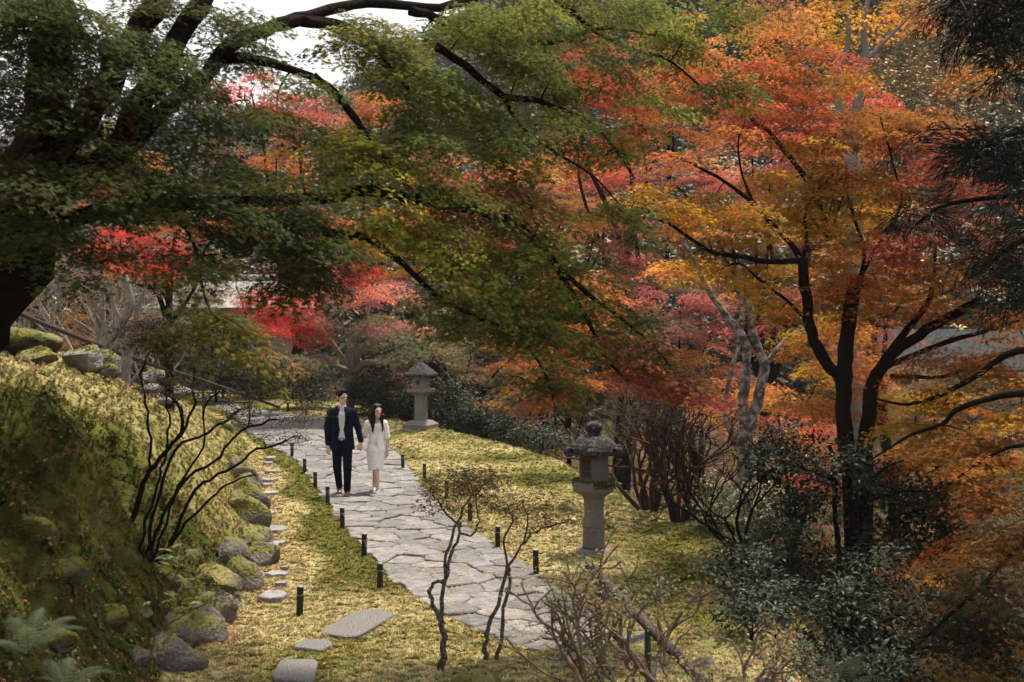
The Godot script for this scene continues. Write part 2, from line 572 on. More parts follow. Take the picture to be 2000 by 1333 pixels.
# palettes: linear base colours
var PAL := {
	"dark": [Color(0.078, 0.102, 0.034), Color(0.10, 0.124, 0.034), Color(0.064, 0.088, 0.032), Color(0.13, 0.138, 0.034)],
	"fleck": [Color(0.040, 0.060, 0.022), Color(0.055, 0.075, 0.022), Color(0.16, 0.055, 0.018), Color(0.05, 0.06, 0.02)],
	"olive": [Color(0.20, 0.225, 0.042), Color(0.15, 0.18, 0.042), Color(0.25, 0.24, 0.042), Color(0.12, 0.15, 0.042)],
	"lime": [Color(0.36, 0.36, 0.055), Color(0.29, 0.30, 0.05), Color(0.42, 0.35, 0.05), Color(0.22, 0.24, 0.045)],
	"turning": [Color(0.21, 0.21, 0.045), Color(0.27, 0.19, 0.05), Color(0.38, 0.15, 0.085), Color(0.18, 0.19, 0.045), Color(0.19, 0.20, 0.045)],
	"tips": [Color(0.46, 0.10, 0.085), Color(0.48, 0.14, 0.10), Color(0.18, 0.15, 0.03), Color(0.36, 0.15, 0.04), Color(0.45, 0.08, 0.085)],
	"red": [Color(0.66, 0.06, 0.05), Color(0.62, 0.09, 0.07), Color(0.68, 0.14, 0.07), Color(0.52, 0.05, 0.05)],
	"scarlet": [Color(0.60, 0.14, 0.055), Color(0.62, 0.11, 0.07), Color(0.56, 0.19, 0.05), Color(0.46, 0.08, 0.045)],
	"orange": [Color(0.60, 0.23, 0.05), Color(0.62, 0.28, 0.06), Color(0.58, 0.18, 0.06), Color(0.52, 0.27, 0.05)],
	"gold": [Color(0.50, 0.26, 0.022), Color(0.44, 0.24, 0.02), Color(0.56, 0.28, 0.03), Color(0.40, 0.17, 0.02), Color(0.30, 0.20, 0.02)],
	"rust": [Color(0.38, 0.13, 0.025), Color(0.32, 0.10, 0.025), Color(0.42, 0.17, 0.03), Color(0.26, 0.12, 0.025)],
	"ember": [Color(0.20, 0.08, 0.02), Color(0.14, 0.08, 0.022), Color(0.10, 0.085, 0.022), Color(0.24, 0.11, 0.025)],
	"wine": [Color(0.38, 0.075, 0.038), Color(0.42, 0.11, 0.045), Color(0.32, 0.085, 0.03), Color(0.44, 0.13, 0.085)],
	"pink": [Color(0.58, 0.17, 0.13), Color(0.62, 0.23, 0.15), Color(0.50, 0.12, 0.13), Color(0.60, 0.27, 0.14)],
	"mauve": [Color(0.40, 0.19, 0.16), Color(0.48, 0.18, 0.18), Color(0.28, 0.21, 0.14), Color(0.38, 0.24, 0.17)],
	"sage": [Color(0.19, 0.205, 0.11), Color(0.24, 0.22, 0.11), Color(0.15, 0.175, 0.10), Color(0.30, 0.20, 0.10)],
	"brown": [Color(0.25, 0.15, 0.08), Color(0.33, 0.21, 0.10), Color(0.20, 0.13, 0.08), Color(0.28, 0.21, 0.11)],
	"straw": [Color(0.30, 0.25, 0.13), Color(0.24, 0.21, 0.12), Color(0.34, 0.27, 0.14)],
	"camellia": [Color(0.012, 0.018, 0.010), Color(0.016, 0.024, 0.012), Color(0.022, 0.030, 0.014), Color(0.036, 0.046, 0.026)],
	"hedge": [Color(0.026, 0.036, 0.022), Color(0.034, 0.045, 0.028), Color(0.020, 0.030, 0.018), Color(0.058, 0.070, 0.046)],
	"pale": [Color(0.13, 0.16, 0.09), Color(0.17, 0.19, 0.11), Color(0.10, 0.13, 0.07), Color(0.22, 0.21, 0.10)],
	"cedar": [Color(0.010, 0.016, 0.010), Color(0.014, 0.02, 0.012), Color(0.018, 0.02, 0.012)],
	"bronze": [Color(0.055, 0.045, 0.022), Color(0.07, 0.045, 0.025), Color(0.04, 0.045, 0.02), Color(0.10, 0.08, 0.03)],
}

func pick(pal: String) -> Color:
	var a: Array = PAL[pal]
	return a[rng.randi() % a.size()]

# A tree or shrub from its limbs and the masses of leaf they carry.
# limbs: [radius at start, radius at end, Vector3 points ...]; masses: [centre, radii, palette, fullness]
# o: leaf, mat, size (of a spray), gap (between boughs), bark, sides, droop, twig
func plant(n: String, label: String, category: String, limbs: Array, masses: Array, o := {}, group := "") -> Node3D:
	var base: Vector3 = limbs[0][2]
	var root := thing(n, label, category, base, group)
	var leafm: ArrayMesh = LM[o.get("leaf", "far")]
	var size: float = o.get("size", 1.0)
	var gap: float = o.get("gap", 0.4)
	var per: float = o.get("per", 3.0)
	var droop: float = o.get("droop", 0.25)
	var twig: float = o.get("twig", 0.010)
	var sides: int = o.get("sides", 7)
	var side_lean: Vector3 = o.get("lean", Vector3.ZERO)
	var wood := Buf.new()
	var nodes := PackedVector3Array()
	var rads := PackedFloat32Array()
	for l in limbs:
		var pts := PackedVector3Array()
		for i in range(2, l.size()):
			pts.append(l[i] - base)
		pts = spline(pts, 4)
		var rad := PackedFloat32Array()
		for i in pts.size():
			var t := float(i) / (pts.size() - 1)
			rad.append(lerpf(l[0], l[1], pow(t, 0.8)))
			if i > 0 and i < pts.size() - 1:
				pts[i] += rv(rad[i] * 0.22 + o.get("crook", 0.0))
			nodes.append(pts[i])
			rads.append(rad[i])
		wood.tube(pts, rad, sides if l[0] > 0.03 else 5, Color.WHITE, 0.10)
	obj("trunk" if o.get("trunk", true) else "stem", wood.mesh(), M[o.get("bark", "bark_dark")], root)
	# boughs
	var cl := []
	for m in masses:
		var c: Vector3 = m[0] - base
		var r: Vector3 = m[1]
		var cnt := int(ceil(PI * r.x * r.y / (gap * gap) * 0.62 * m[3] * (1.0 + 0.5 * r.z / maxf(r.x, 0.1))))
		for i in cnt:
			var q := inball()
			var p := c + Vector3(q.x * r.x, q.y * r.y, q.z * r.z)
			var dmin := 1e9
			for k in range(0, nodes.size(), 3):
				dmin = minf(dmin, nodes[k].distance_squared_to(p))
			cl.append([dmin, p, m[2]])
	cl.sort_custom(func(a, b): return a[0] < b[0])
	var tw := Buf.new()
	var lv := Leaves.new()
	for e in cl:
		var p: Vector3 = e[1]
		var best := 0
		var bd := 1e18
		for k in nodes.size():
			var q := nodes[k].distance_squared_to(p)
			if nodes[k].y > p.y + 0.2:
				q *= 1.3
			if q < bd:
				bd = q
				best = k
		var s := nodes[best]
		var len := s.distance_to(p)
		var mid := s.lerp(p, 0.5) + rv(len * 0.14) + Vector3(0, len * 0.12, 0)
		var r0 := minf(rads[best] * 0.7, 0.003 + twig * sqrt(len))
		var pts := PackedVector3Array()
		var rad := PackedFloat32Array()
		var steps := 4 if len < 1.2 else 6
		for i in steps + 1:
			var t := float(i) / steps
			pts.append(s.lerp(mid, t).lerp(mid.lerp(p, t), t) + (rv(len * 0.02) if i > 0 else Vector3.ZERO))
			rad.append(lerpf(r0, r0 * 0.35, t))
			if i > 0:
				nodes.append(pts[i])
				rads.append(rad[i])
		tw.tube(pts, rad, 4 if r0 > 0.008 else 3, Color.WHITE, 0.0, false)
		var out := (p - s)
		out.y = 0
		out = out.normalized() if out.length() > 0.05 else Vector3.ZERO
		var cc := pick(e[2])
		var cnt := int(per) + (1 if rng.randf() < per - int(per) else 0)
		for i in cnt:
			var q := inball() * gap * 0.75
			q.y *= 0.45
			var up := (Vector3.UP + out * droop + rv(0.28) + side_lean).normalized()
			var x := Basis(Quaternion(Vector3.UP, up)) * Basis(Vector3.UP, rng.randf() * TAU)
			var k := cc.lerp(pick(e[2]), 0.45)
			lv.add(Transform3D(x * Basis.from_scale(Vector3.ONE * size * rng.randf_range(0.75, 1.2)), p + q), shade(k, 0.75, 1.25))
	if tw.v.size():
		obj("twigs", tw.mesh(), M[o.get("bark", "bark_dark")], root, "stuff")
	scatter(o.get("crown", "crown"), lv, leafm, M[o.get("mat", "leaf")], root)
	return root

# masses given as they stand in the view: px, py, depth, half width and half height in photograph pixels, half depth in metres, palette, fullness
func mass(px: float, py: float, d: float, rx: float, ry: float, rd: float, pal: String, full := 1.0) -> Array:
	return [P(px, py, d), Vector3(rx / F * d, ry / F * d, rd), pal, full]

func limb(r0: float, r1: float, pts: Array) -> Array:
	var l := [r0, r1]
	for i in range(0, pts.size(), 3):
		l.append(P(pts[i], pts[i + 1], pts[i + 2]))
	return l

# limbs that grow from a foot to every mass
func grown(foot: Vector3, masses: Array, r: float, fork := 0.4) -> Array:
	var mid := Vector3.ZERO
	for m in masses:
		mid += m[0] / masses.size()
	var f := foot.lerp(mid, fork)
	f.x = lerpf(foot.x, f.x, 0.6)
	f.z = lerpf(foot.z, f.z, 0.6)
	var sway := Vector3(rng.randf_range(-0.3, 0.3), 0, rng.randf_range(-0.2, 0.2)) * r * 4.0
	var out := [[r, r * 0.72, foot - Vector3(0, 0.3, 0), foot.lerp(f, 0.45) + sway, f]]
	for m in masses:
		var c: Vector3 = m[0]
		var len := f.distance_to(c)
		out.append([r * rng.randf_range(0.38, 0.6), r * 0.12, f, f.lerp(c, 0.33) + rv(len * 0.08) + Vector3(0, len * 0.07, 0), f.lerp(c, 0.68) + rv(len * 0.08) + Vector3(0, len * 0.04, 0), c])
	return out

# bare-stemmed shrub that forks again and again
func bush(n: String, label: String, category: String, foot: Vector3, stems: int, height: float, spread: float, r: float, o := {}, group := "") -> Node3D:
	var root := thing(n, label, category, foot, group)
	var lv := Leaves.new()
	var levels: int = o.get("levels", 4)
	var lean: Vector3 = o.get("lean", Vector3.ZERO)
	var fine := Buf.new()
	for s in stems:
		var b := Buf.new()
		var a := TAU * (s + rng.randf() * 0.6) / stems
		var d := (Vector3(cos(a), 0, sin(a)) * spread * rng.randf_range(0.4, 1.1) + Vector3.UP + lean).normalized()
		fork(b, fine, lv, Vector3(cos(a), 0, sin(a)) * r * rng.randf_range(1.0, 3.0) - Vector3(0, 0.1, 0), d, height * rng.randf_range(0.36, 0.46), r * rng.randf_range(0.7, 1.1), levels, o)
		obj("stem", b.mesh(), M[o.get("bark", "bark_brown")], root)
	obj("twigs", fine.mesh(), M[o.get("bark", "bark_brown")], root, "stuff")
	if lv.b.size():
		scatter("foliage", lv, LM[o.get("leaf", "small")], M[o.get("mat", "leaf")], root)
	return root

func fork(b: Buf, fine: Buf, lv: Leaves, p: Vector3, d: Vector3, len: float, r: float, level: int, o: Dictionary) -> void:
	var steps := 5
	var pts := PackedVector3Array([p])
	var rad := PackedFloat32Array([r])
	var e: float = o.get("end", 0.62)
	var wander: float = o.get("wander", 0.28)
	for i in steps:
		d = (d + rv(wander) + Vector3(0, 0.04, 0)).normalized()
		p += d * len / steps
		pts.append(p)
		rad.append(lerpf(r, r * e, float(i + 1) / steps))
	var t := b if r > o.get("fine", 0.006) else fine
	t.tube(pts, rad, 6 if r > 0.015 else 4 if r > 0.005 else 3, Color.WHITE, 0.06, level <= 1)
	if level <= 1:
		if o.has("pal") and rng.randf() < o.get("leafy", 1.0):
			var x := Basis(Quaternion(Vector3.UP, (d + Vector3.UP).normalized())) * Basis(Vector3.UP, rng.randf() * TAU)
			lv.add(Transform3D(x * Basis.from_scale(Vector3.ONE * o.get("size", 1.0) * rng.randf_range(0.7, 1.2)), p), shade(pick(o.pal), 0.7, 1.3))
		return
	var k := 2 if rng.randf() < o.get("two", 0.6) else 3
	for i in k:
		var q := (d + rv(o.get("open", 0.75))).normalized()
		fork(b, fine, lv, p, q, len * rng.randf_range(0.55, 0.85), r * e * rng.randf_range(0.75, 0.95), level - 1, o)
	if rng.randf() < 0.5 and level > 2:
		fork(b, fine, lv, pts[3], (d + rv(0.9)).normalized(), len * 0.5, r * 0.5, level - 2, o)

func fern(label: String, foot: Vector3, n: int, s: float, k: Color) -> void:
	var root := thing("fern", label, "fern", foot, "ferns on the banks")
	for i in n:
		var a := TAU * (i + rng.randf() * 0.6) / n
		var o := MeshInstance3D.new()
		o.name = "frond"
		var b := Buf.new()
		var q := shade(k, 0.8, 1.2)
		var src: Array = LM.frond.surface_get_arrays(0)
		b.v = src[Mesh.ARRAY_VERTEX]
		b.t = src[Mesh.ARRAY_INDEX]
		b.c.resize(b.v.size())
		b.c.fill(q)
		var pts := PackedVector3Array()
		var rad := PackedFloat32Array()
		for j in 7:
			var t := j / 6.0
			pts.append(Vector3(0, 0.28 * sin(t * 2.3), t * 0.75))
			rad.append(0.006 - 0.004 * t)
		b.tube(pts, rad, 3, Color(q.r * 0.6, q.g * 0.5, q.b * 0.4))
		o.mesh = b.mesh(false)
		o.material_override = M.leaf
		o.transform = Transform3D(Basis(Vector3.UP, a) * Basis(Vector3.RIGHT, rng.randf_range(-0.45, 0.15)) * Basis.from_scale(Vector3.ONE * s * rng.randf_range(0.75, 1.15)), Vector3.ZERO)
		root.add_child(o, true)

# ---------------------------------------------------------------- setting
const YEL := Color(0.42, 0.355, 0.165)
const GRN := Color(0.155, 0.152, 0.034)
var moss_hi := YEL
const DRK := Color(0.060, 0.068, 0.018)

func zone(x: float, z: float) -> String:
	var d := -z
	if d > 62.0 or d < 3.0:
		return "hill" if d > 62.0 else "soil"
	if x < look(foot_t, d) - 0.05:
		return "mound"
	if x > look(rx_t, d) + 0.5:
		return "soil"
	if d > 10.3 and d < 40.0 and x > look(pl_t, d) and x < look(pr_t, d):
		return "path"
	return "strip" if x < look(pl_t, d) or d < 10.3 else "lawn"

func gcol(x: float, z: float, zn: String) -> Color:
	var d := -z
	var a := nz.get_noise_2d(x * 16.0, z * 16.0)
	var b := nz.get_noise_2d(x * 60.0 + 50.0, z * 60.0)
	var y := 0.5
	if zn == "hill":
		return Color(0.07, 0.075, 0.045)
	if zn == "soil":
		return Color(0.055, 0.042, 0.028).lerp(Color(0.06, 0.065, 0.02), clampf(0.4 + b, 0, 1))
	if zn == "path":
		return Color(0.33, 0.26, 0.12).lerp(Color(0.26, 0.22, 0.17), clampf(0.5 + b, 0, 1))
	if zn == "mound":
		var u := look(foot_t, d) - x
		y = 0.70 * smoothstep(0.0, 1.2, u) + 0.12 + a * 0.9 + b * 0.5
		y -= (1.0 - smoothstep(11.0, 16.0, d)) * 1.15  # near slope: darker moss, with the maple shade also put into its colour
	elif zn == "strip":
		var s := (x - look(foot_t, d)) / maxf(look(pl_t, d) - look(foot_t, d), 0.3) if d > 10.3 else 0.45
		y = 1.15 - 1.7 * smoothstep(0.35, 0.62, s + a * 0.35) + b * 0.4
		y = maxf(y, -0.08)
		if d < 13.2:
			y = lerpf(y, 0.85 + a * 1.2 + b * 0.4, smoothstep(13.2, 11.8, d))
	else:
		y = 0.36 + a * 1.1 + b * 0.5
		var e := x - look(pr_t, d)
		y += 0.25 * (1.0 - smoothstep(0.3, 1.2, absf(e - 0.9))) * smoothstep(12.0, 15.0, d)
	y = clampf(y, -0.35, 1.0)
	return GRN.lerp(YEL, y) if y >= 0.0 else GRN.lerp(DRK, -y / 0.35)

func axis(lo: float, hi: float, step: float, far_lo: float, far_hi: float) -> PackedFloat32Array:
	var a := PackedFloat32Array()
	var left := PackedFloat32Array()
	var v := lo
	var s := step
	while v > far_lo:
		s *= 1.16
		v -= s
		left.append(v)
	left.reverse()
	a.append_array(left)
	v = lo
	while v < hi:
		a.append(v)
		v += step
	s = step
	while v < far_hi:
		a.append(v)
		s *= 1.16
		v += s
	return a

func ground() -> void:
	var xs := axis(-11.0, 7.5, 0.125, -420.0, 420.0)
	var ds := axis(5.0, 36.0, 0.14, -80.0, 600.0)
	var b := Buf.new()
	var nx := xs.size()
	for d in ds:
		for x in xs:
			var zn := zone(x, -d)
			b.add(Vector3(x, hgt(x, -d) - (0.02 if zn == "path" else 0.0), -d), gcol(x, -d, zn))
	for j in ds.size() - 1:
		for i in nx - 1:
			var a := j * nx + i
			b.quad(a, a + nx, a + nx + 1, a + 1)
	var o := obj("ground", b.mesh(), M.ground)
	o.set_meta("kind", "structure")

func moss() -> void:
	rng.seed = 21
	var lv := Leaves.new()
	var lit := Leaves.new()
	var n := 0
	while n < 190000:
		var d := 7.2 * pow(34.0 / 7.2, pow(rng.randf(), 1.25))
		var x := rng.randf_range(-0.47, 0.30) * d
		var zn := zone(x, -d)
		n += 1
		if zn == "soil" or zn == "hill":
			continue
		if zn == "path":
			if rng.randf() < 0.14:
				var k := Color(0.52, 0.36, 0.06) if rng.randf() < 0.85 else pick("rust")
				lit.add(Transform3D(Basis(Vector3.UP, rng.randf() * TAU) * Basis(Vector3.RIGHT, rng.randf_range(-0.4, 0.4)) * Basis.from_scale(Vector3.ONE * rng.randf_range(0.35, 0.75)), on(x, -d) + Vector3(0, 0.045, 0)), shade(k, 0.6, 1.2))
			continue
		var p := on(x, -d)
		var up := slope(x, -d)
		if rng.randf() < (0.055 if zn == "mound" else 0.045):
			var near_foot := absf(x - look(foot_t, d) - 0.15) < 0.3
			var k := pick(["red", "rust", "brown", "orange"][rng.randi() % 4]) if near_foot or rng.randf() < 0.3 else pick("brown")
			lit.add(Transform3D(Basis(Quaternion(Vector3.UP, (up + rv(0.4)).normalized())) * Basis(Vector3.UP, rng.randf() * TAU) * Basis.from_scale(Vector3.ONE * rng.randf_range(0.45, 1.0)), p + Vector3(0, 0.03, 0)), shade(k, 0.6, 1.1))
		var s := rng.randf_range(0.75, 1.3) * clampf(0.72 + d * 0.03, 0.9, 1.7)
		var clump := nz.get_noise_2d(x * 260.0, d * 260.0)
		if clump < -0.12 and rng.randf() < 0.55:
			continue
		s *= (1.0 + clumpf(clump) * 0.55) * (0.85 if zn == "mound" else 1.0)
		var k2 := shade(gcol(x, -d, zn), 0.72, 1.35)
		if clump < -0.05:
			k2 = k2.lerp(DRK if rng.randf() < 0.6 else Color(0.12, 0.07, 0.035), 0.55)  # shade between clumps put into the tuft colour as dark green and brown
		if rng.randf() < (0.13 if zn == "mound" else 0.06):
			k2 = shade(Color(0.20, 0.11, 0.045), 0.6, 1.2)
		var x3 := Basis(Quaternion(Vector3.UP, (up + rv(0.25)).normalized())) * Basis(Vector3.UP, rng.randf() * TAU)
		lv.add(Transform3D(x3 * Basis.from_scale(Vector3(s, s * (rng.randf_range(0.6, 1.2) if zn == "mound" else rng.randf_range(0.35, 0.8)), s)), p), k2)
	# drifts of leaf at the foot of the mound
	for i in 2600:
		var d := rng.randf_range(10.5, 25.0)
		var x := look(foot_t, d) + rng.randfn(0.12, 0.16)
		lit.add(Transform3D(Basis(Quaternion(Vector3.UP, (Vector3.UP + rv(0.5)).normalized())) * Basis(Vector3.UP, rng.randf() * TAU) * Basis.from_scale(Vector3.ONE * rng.randf_range(0.5, 1.1)), on(x, -d) + Vector3(0, 0.03, 0)), shade(pick(["rust", "brown", "brown", "wine"][rng.randi() % 4]), 0.4, 1.0))
	scatter("moss", lv, LM.moss, M.moss_tuft)
	scatter("fallen_leaves", lit, LM.single, M.litter)

func clumpf(v: float) -> float:
	return clampf(v * 1.6, -0.35, 0.7)

# ---------------------------------------------------------------- flagged path
func path() -> void:
	rng.seed = 31
	var b := Buf.new()
	var d := 10.35
	var row := 0
	while d < 40.0:
		var l := look(pl_t, d) + 0.02
		var r := look(pr_t, d) - 0.02
		for i in 7:
			var x := lerpf(l, r, i / 6.0)
			b.add(Vector3(x, hgt(x, -d, false) + 0.004, -d), gcol(x, -d, "path"))
		if row > 0:
			for i in 6:
				var a := (row - 1) * 7 + i
				b.quad(a, a + 7, a + 8, a + 1)
		row += 1
		d += 0.25
	var root := obj("path", b.mesh(), M.ground)
	root.set_meta("kind", "structure")
	# cells round scattered points, one stone each
	var seeds := []
	var near := {}
	for tries in 16000:
		d = 10.4 + 27.0 * rng.randf()
		var l := look(pl_t, d)
		var r := look(pr_t, d)
		var q := Vector2(lerpf(l + 0.06, r - 0.06, rng.randf()), d)
		var big := pow(rng.randf(), 1.6) if tries > 5000 else rng.randf_range(0.0, 0.35)
		var gapr := lerpf(0.36, 0.17, big) * (1.0 + 0.012 * (d - 10.0))
		var ok := true
		var cell := Vector2i(int(floor(q.x)), int(floor(q.y)))
		for cx in range(-1, 2):
			for cy in range(-1, 2):
				for o in near.get(cell + Vector2i(cx, cy), []):
					if q.distance_to(o[0]) < (gapr + o[1]) * 0.53:
						ok = false
		if ok:
			if not near.has(cell):
				near[cell] = []
			near[cell].append([q, gapr])
			seeds.append(q)
	seeds.sort_custom(func(a, b): return a.y < b.y)
	var count := 0
	var far_root := Node3D.new()
	for i in seeds.size():
		var c: Vector2 = seeds[i]
		var poly := PackedVector2Array([c + Vector2(-0.8, -0.8), c + Vector2(0.8, -0.8), c + Vector2(0.8, 0.8), c + Vector2(-0.8, 0.8)])
		var gap := rng.randf_range(0.003, 0.010)
		for j in seeds.size():
			var q: Vector2 = seeds[j]
			if j != i and absf(q.y - c.y) < 1.7 and absf(q.x - c.x) < 1.7:
				var nrm := (q - c).normalized()
				poly = clip(poly, nrm, nrm.dot((q + c) * 0.5) - gap)
		var dl := (look(pl_t, c.y + 0.3) - look(pl_t, c.y - 0.3)) / 0.6
		var nl := Vector2(-1, dl).normalized()
		poly = clip(poly, nl, nl.dot(Vector2(look(pl_t, c.y), c.y)) + rng.randf_range(-0.02, 0.08))
		var dr := (look(pr_t, c.y + 0.3) - look(pr_t, c.y - 0.3)) / 0.6
		var nr := Vector2(1, -dr).normalized()
		poly = clip(poly, nr, nr.dot(Vector2(look(pr_t, c.y), c.y)) + rng.randf_range(-0.02, 0.08))
		poly = clip(poly, Vector2(0, -1), -10.32)
		if poly.size() < 3:
			continue
		var tone := rng.randf_range(0.68, 1.2)
		var k := Color(0.20, 0.19, 0.188) * tone
		if rng.randf() < 0.25:
			k = Color(0.215, 0.20, 0.186) * tone
		slab(root if count < 295 else far_root, "flagstone", poly, 0.022 + rng.randf_range(-0.012, 0.016), k, M.flagstone, 0.013)
		count += 1
	var rest := Buf.new()
	for o in far_root.get_children():
		var arr: Array = o.mesh.surface_get_arrays(0)
		var at := rest.v.size()
		for p in arr[Mesh.ARRAY_VERTEX]:
			rest.v.append(p + o.position)
		rest.c.append_array(arr[Mesh.ARRAY_COLOR])
		for j in arr[Mesh.ARRAY_INDEX]:
			rest.t.append(at + j)
	far_root.free()
	if rest.v.size():
		obj("far_flagstones", rest.mesh(false), M.flagstone, root, "stuff")

func clip(p: PackedVector2Array, n: Vector2, lim: float) -> PackedVector2Array:
	var out := PackedVector2Array()
	for i in p.size():
		var a := p[i]
		var b := p[(i + 1) % p.size()]
		var da := n.dot(a) - lim
		var db := n.dot(b) - lim
		if da <= 0.0:
			out.append(a)
		if (da < 0.0 and db > 0.0) or (da > 0.0 and db < 0.0):
			out.append(a.lerp(b, da / (da - db)))
	return out

# a flat stone with a broken outline; outline in (x, depth)
func slab(parent: Node, n: String, poly: PackedVector2Array, h: float, k: Color, m: Material, rough := 0.013) -> MeshInstance3D:
	var c := Vector2.ZERO
	for p in poly:
		c += p / poly.size()
	var line := PackedVector2Array()
	for i in poly.size():
		var a := poly[i]
		var b := poly[(i + 1) % poly.size()]
		if a.distance_to(b) < 0.05:
			line.append(a.lerp(b, 0.5))
			continue
		line.append(a.lerp(b, 0.10))
		for s in [0.36, 0.64]:
			line.append(a.lerp(b, s) + Vector2(rng.randf_range(-rough, rough), rng.randf_range(-rough, rough)))
		line.append(a.lerp(b, 0.90))
	var y0 := hgt(c.x, -c.y, false)
	var b := Buf.new()
	var t := Vector2(rng.randf_range(-0.035, 0.035), rng.randf_range(-0.035, 0.035))
	var cnt := line.size()
	var rings := [[1.0, -0.05], [1.0, h - 0.010], [0.955, h]]
	for r in rings:
		for p in line:
			var q: Vector2 = (p - c) * r[0]
			var yy: float = r[1] + t.dot(q) + (hgt(c.x + q.x, -(c.y + q.y), false) - y0)
			b.add(Vector3(q.x, yy + rng.randf_range(-0.002, 0.002), -q.y), k)
	var turn := Geometry2D.is_polygon_clockwise(line)
	for r in 2:
		for i in cnt:
			var a := r * cnt + i
			var e := r * cnt + (i + 1) % cnt
			if turn:
				b.quad(a, e, e + cnt, a + cnt)
			else:
				b.quad(a, a + cnt, e + cnt, e)
	var mid := b.add(Vector3(0, h + 0.003, 0), k)
	for i in cnt:
		var a := 2 * cnt + i
		var e := 2 * cnt + (i + 1) % cnt
		if turn:
			b.tri(mid, a, e)
		else:
			b.tri(mid, e, a)
	var o := obj(n, b.mesh(false), m, parent)
	o.position = Vector3(c.x, y0, -c.y) - (parent.position if parent != self and parent is Node3D else Vector3.ZERO)
	return o

# ---------------------------------------------------------------- stones
func rock_mesh(size: Vector3, seedn: int, moss_top: float, k: Color, cuts := 5, sub := 3) -> Buf:
	var b := Buf.new()
	var sm := SphereMesh.new()
	sm.radial_segments = 10 + sub * 5
	sm.rings = 6 + sub * 3
	sm.radius = 1.0
	sm.height = 2.0
	var arr := sm.surface_get_arrays(0)
	var vs: PackedVector3Array = arr[Mesh.ARRAY_VERTEX]
	var planes := []
	var r2 := RandomNumberGenerator.new()
	r2.seed = seedn
	for i in cuts:
		var n := Vector3(r2.randf_range(-1, 1), r2.randf_range(-0.5, 1), r2.randf_range(-1, 1)).normalized()
		planes.append([n, r2.randf_range(0.48, 0.80)])
	for p in vs:
		var q := p
		for pl in planes:
			var over: float = q.dot(pl[0]) - pl[1]
			if over > 0.0:
				q -= pl[0] * over * 0.92
		var w := nz.get_noise_3d(p.x * 45.0 + seedn * 13.0, p.y * 45.0, p.z * 45.0) * 0.16 + nz.get_noise_3d(p.x * 160.0, p.y * 160.0 + seedn * 7.0, p.z * 160.0) * 0.06
		q *= 1.0 + w
		var g := 1.0 + nz.get_noise_3d(p.x * 90.0, p.y * 90.0, p.z * 90.0 + seedn) * 0.5
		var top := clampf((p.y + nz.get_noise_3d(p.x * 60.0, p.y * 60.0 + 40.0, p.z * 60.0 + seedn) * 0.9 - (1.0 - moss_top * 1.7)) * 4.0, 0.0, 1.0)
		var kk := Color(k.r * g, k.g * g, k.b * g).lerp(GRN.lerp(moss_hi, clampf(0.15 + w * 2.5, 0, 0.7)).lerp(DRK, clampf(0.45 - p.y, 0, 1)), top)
		b.add(q * size, kk)
	b.t = arr[Mesh.ARRAY_INDEX]
	return b

func rock(label: String, at: Vector3, size: Vector3, turn: float, moss_top := 0.3, n := "rock", cat := "rock", group := "", k := Color(0.25, 0.225, 0.205), sink := 0.25, cuts := 5) -> Node3D:
	var seedn := int(rng.randi() % 9999)
	var root := thing(n, label, cat, at - Vector3(0, size.y * sink, 0), group)
	root.rotation.y = turn
	var b := rock_mesh(size, seedn, moss_top, k, cuts)
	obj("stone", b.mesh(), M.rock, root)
	if moss_top > 0.15:
		var lv := Leaves.new()
		var area := size.x * size.z * 420.0 + 60.0
		for i in int(area * 1.3):
			var j := rng.randi() % b.v.size()
			if b.c[j].g > b.c[j].b * 1.8:
				var p := b.v[j] * rng.randf_range(0.97, 1.0) + rv(0.05 * size.x)
				var up := (b.v[j] / size).normalized() + Vector3(0, 0.4, 0)
				lv.add(Transform3D(Basis(Quaternion(Vector3.UP, (up.normalized() + rv(0.2)).normalized())) * Basis.from_scale(Vector3.ONE * rng.randf_range(0.5, 0.9)), p), shade(b.c[j], 0.7, 1.3))
		scatter("moss_cover", lv, LM.moss, M.moss_tuft, root)
	return root

var NTH := ["nearest", "second", "third", "fourth", "fifth", "sixth", "seventh", "eighth", "ninth", "tenth", "eleventh", "twelfth", "thirteenth", "fourteenth", "fifteenth", "sixteenth", "seventeenth", "eighteenth", "nineteenth", "twentieth"]

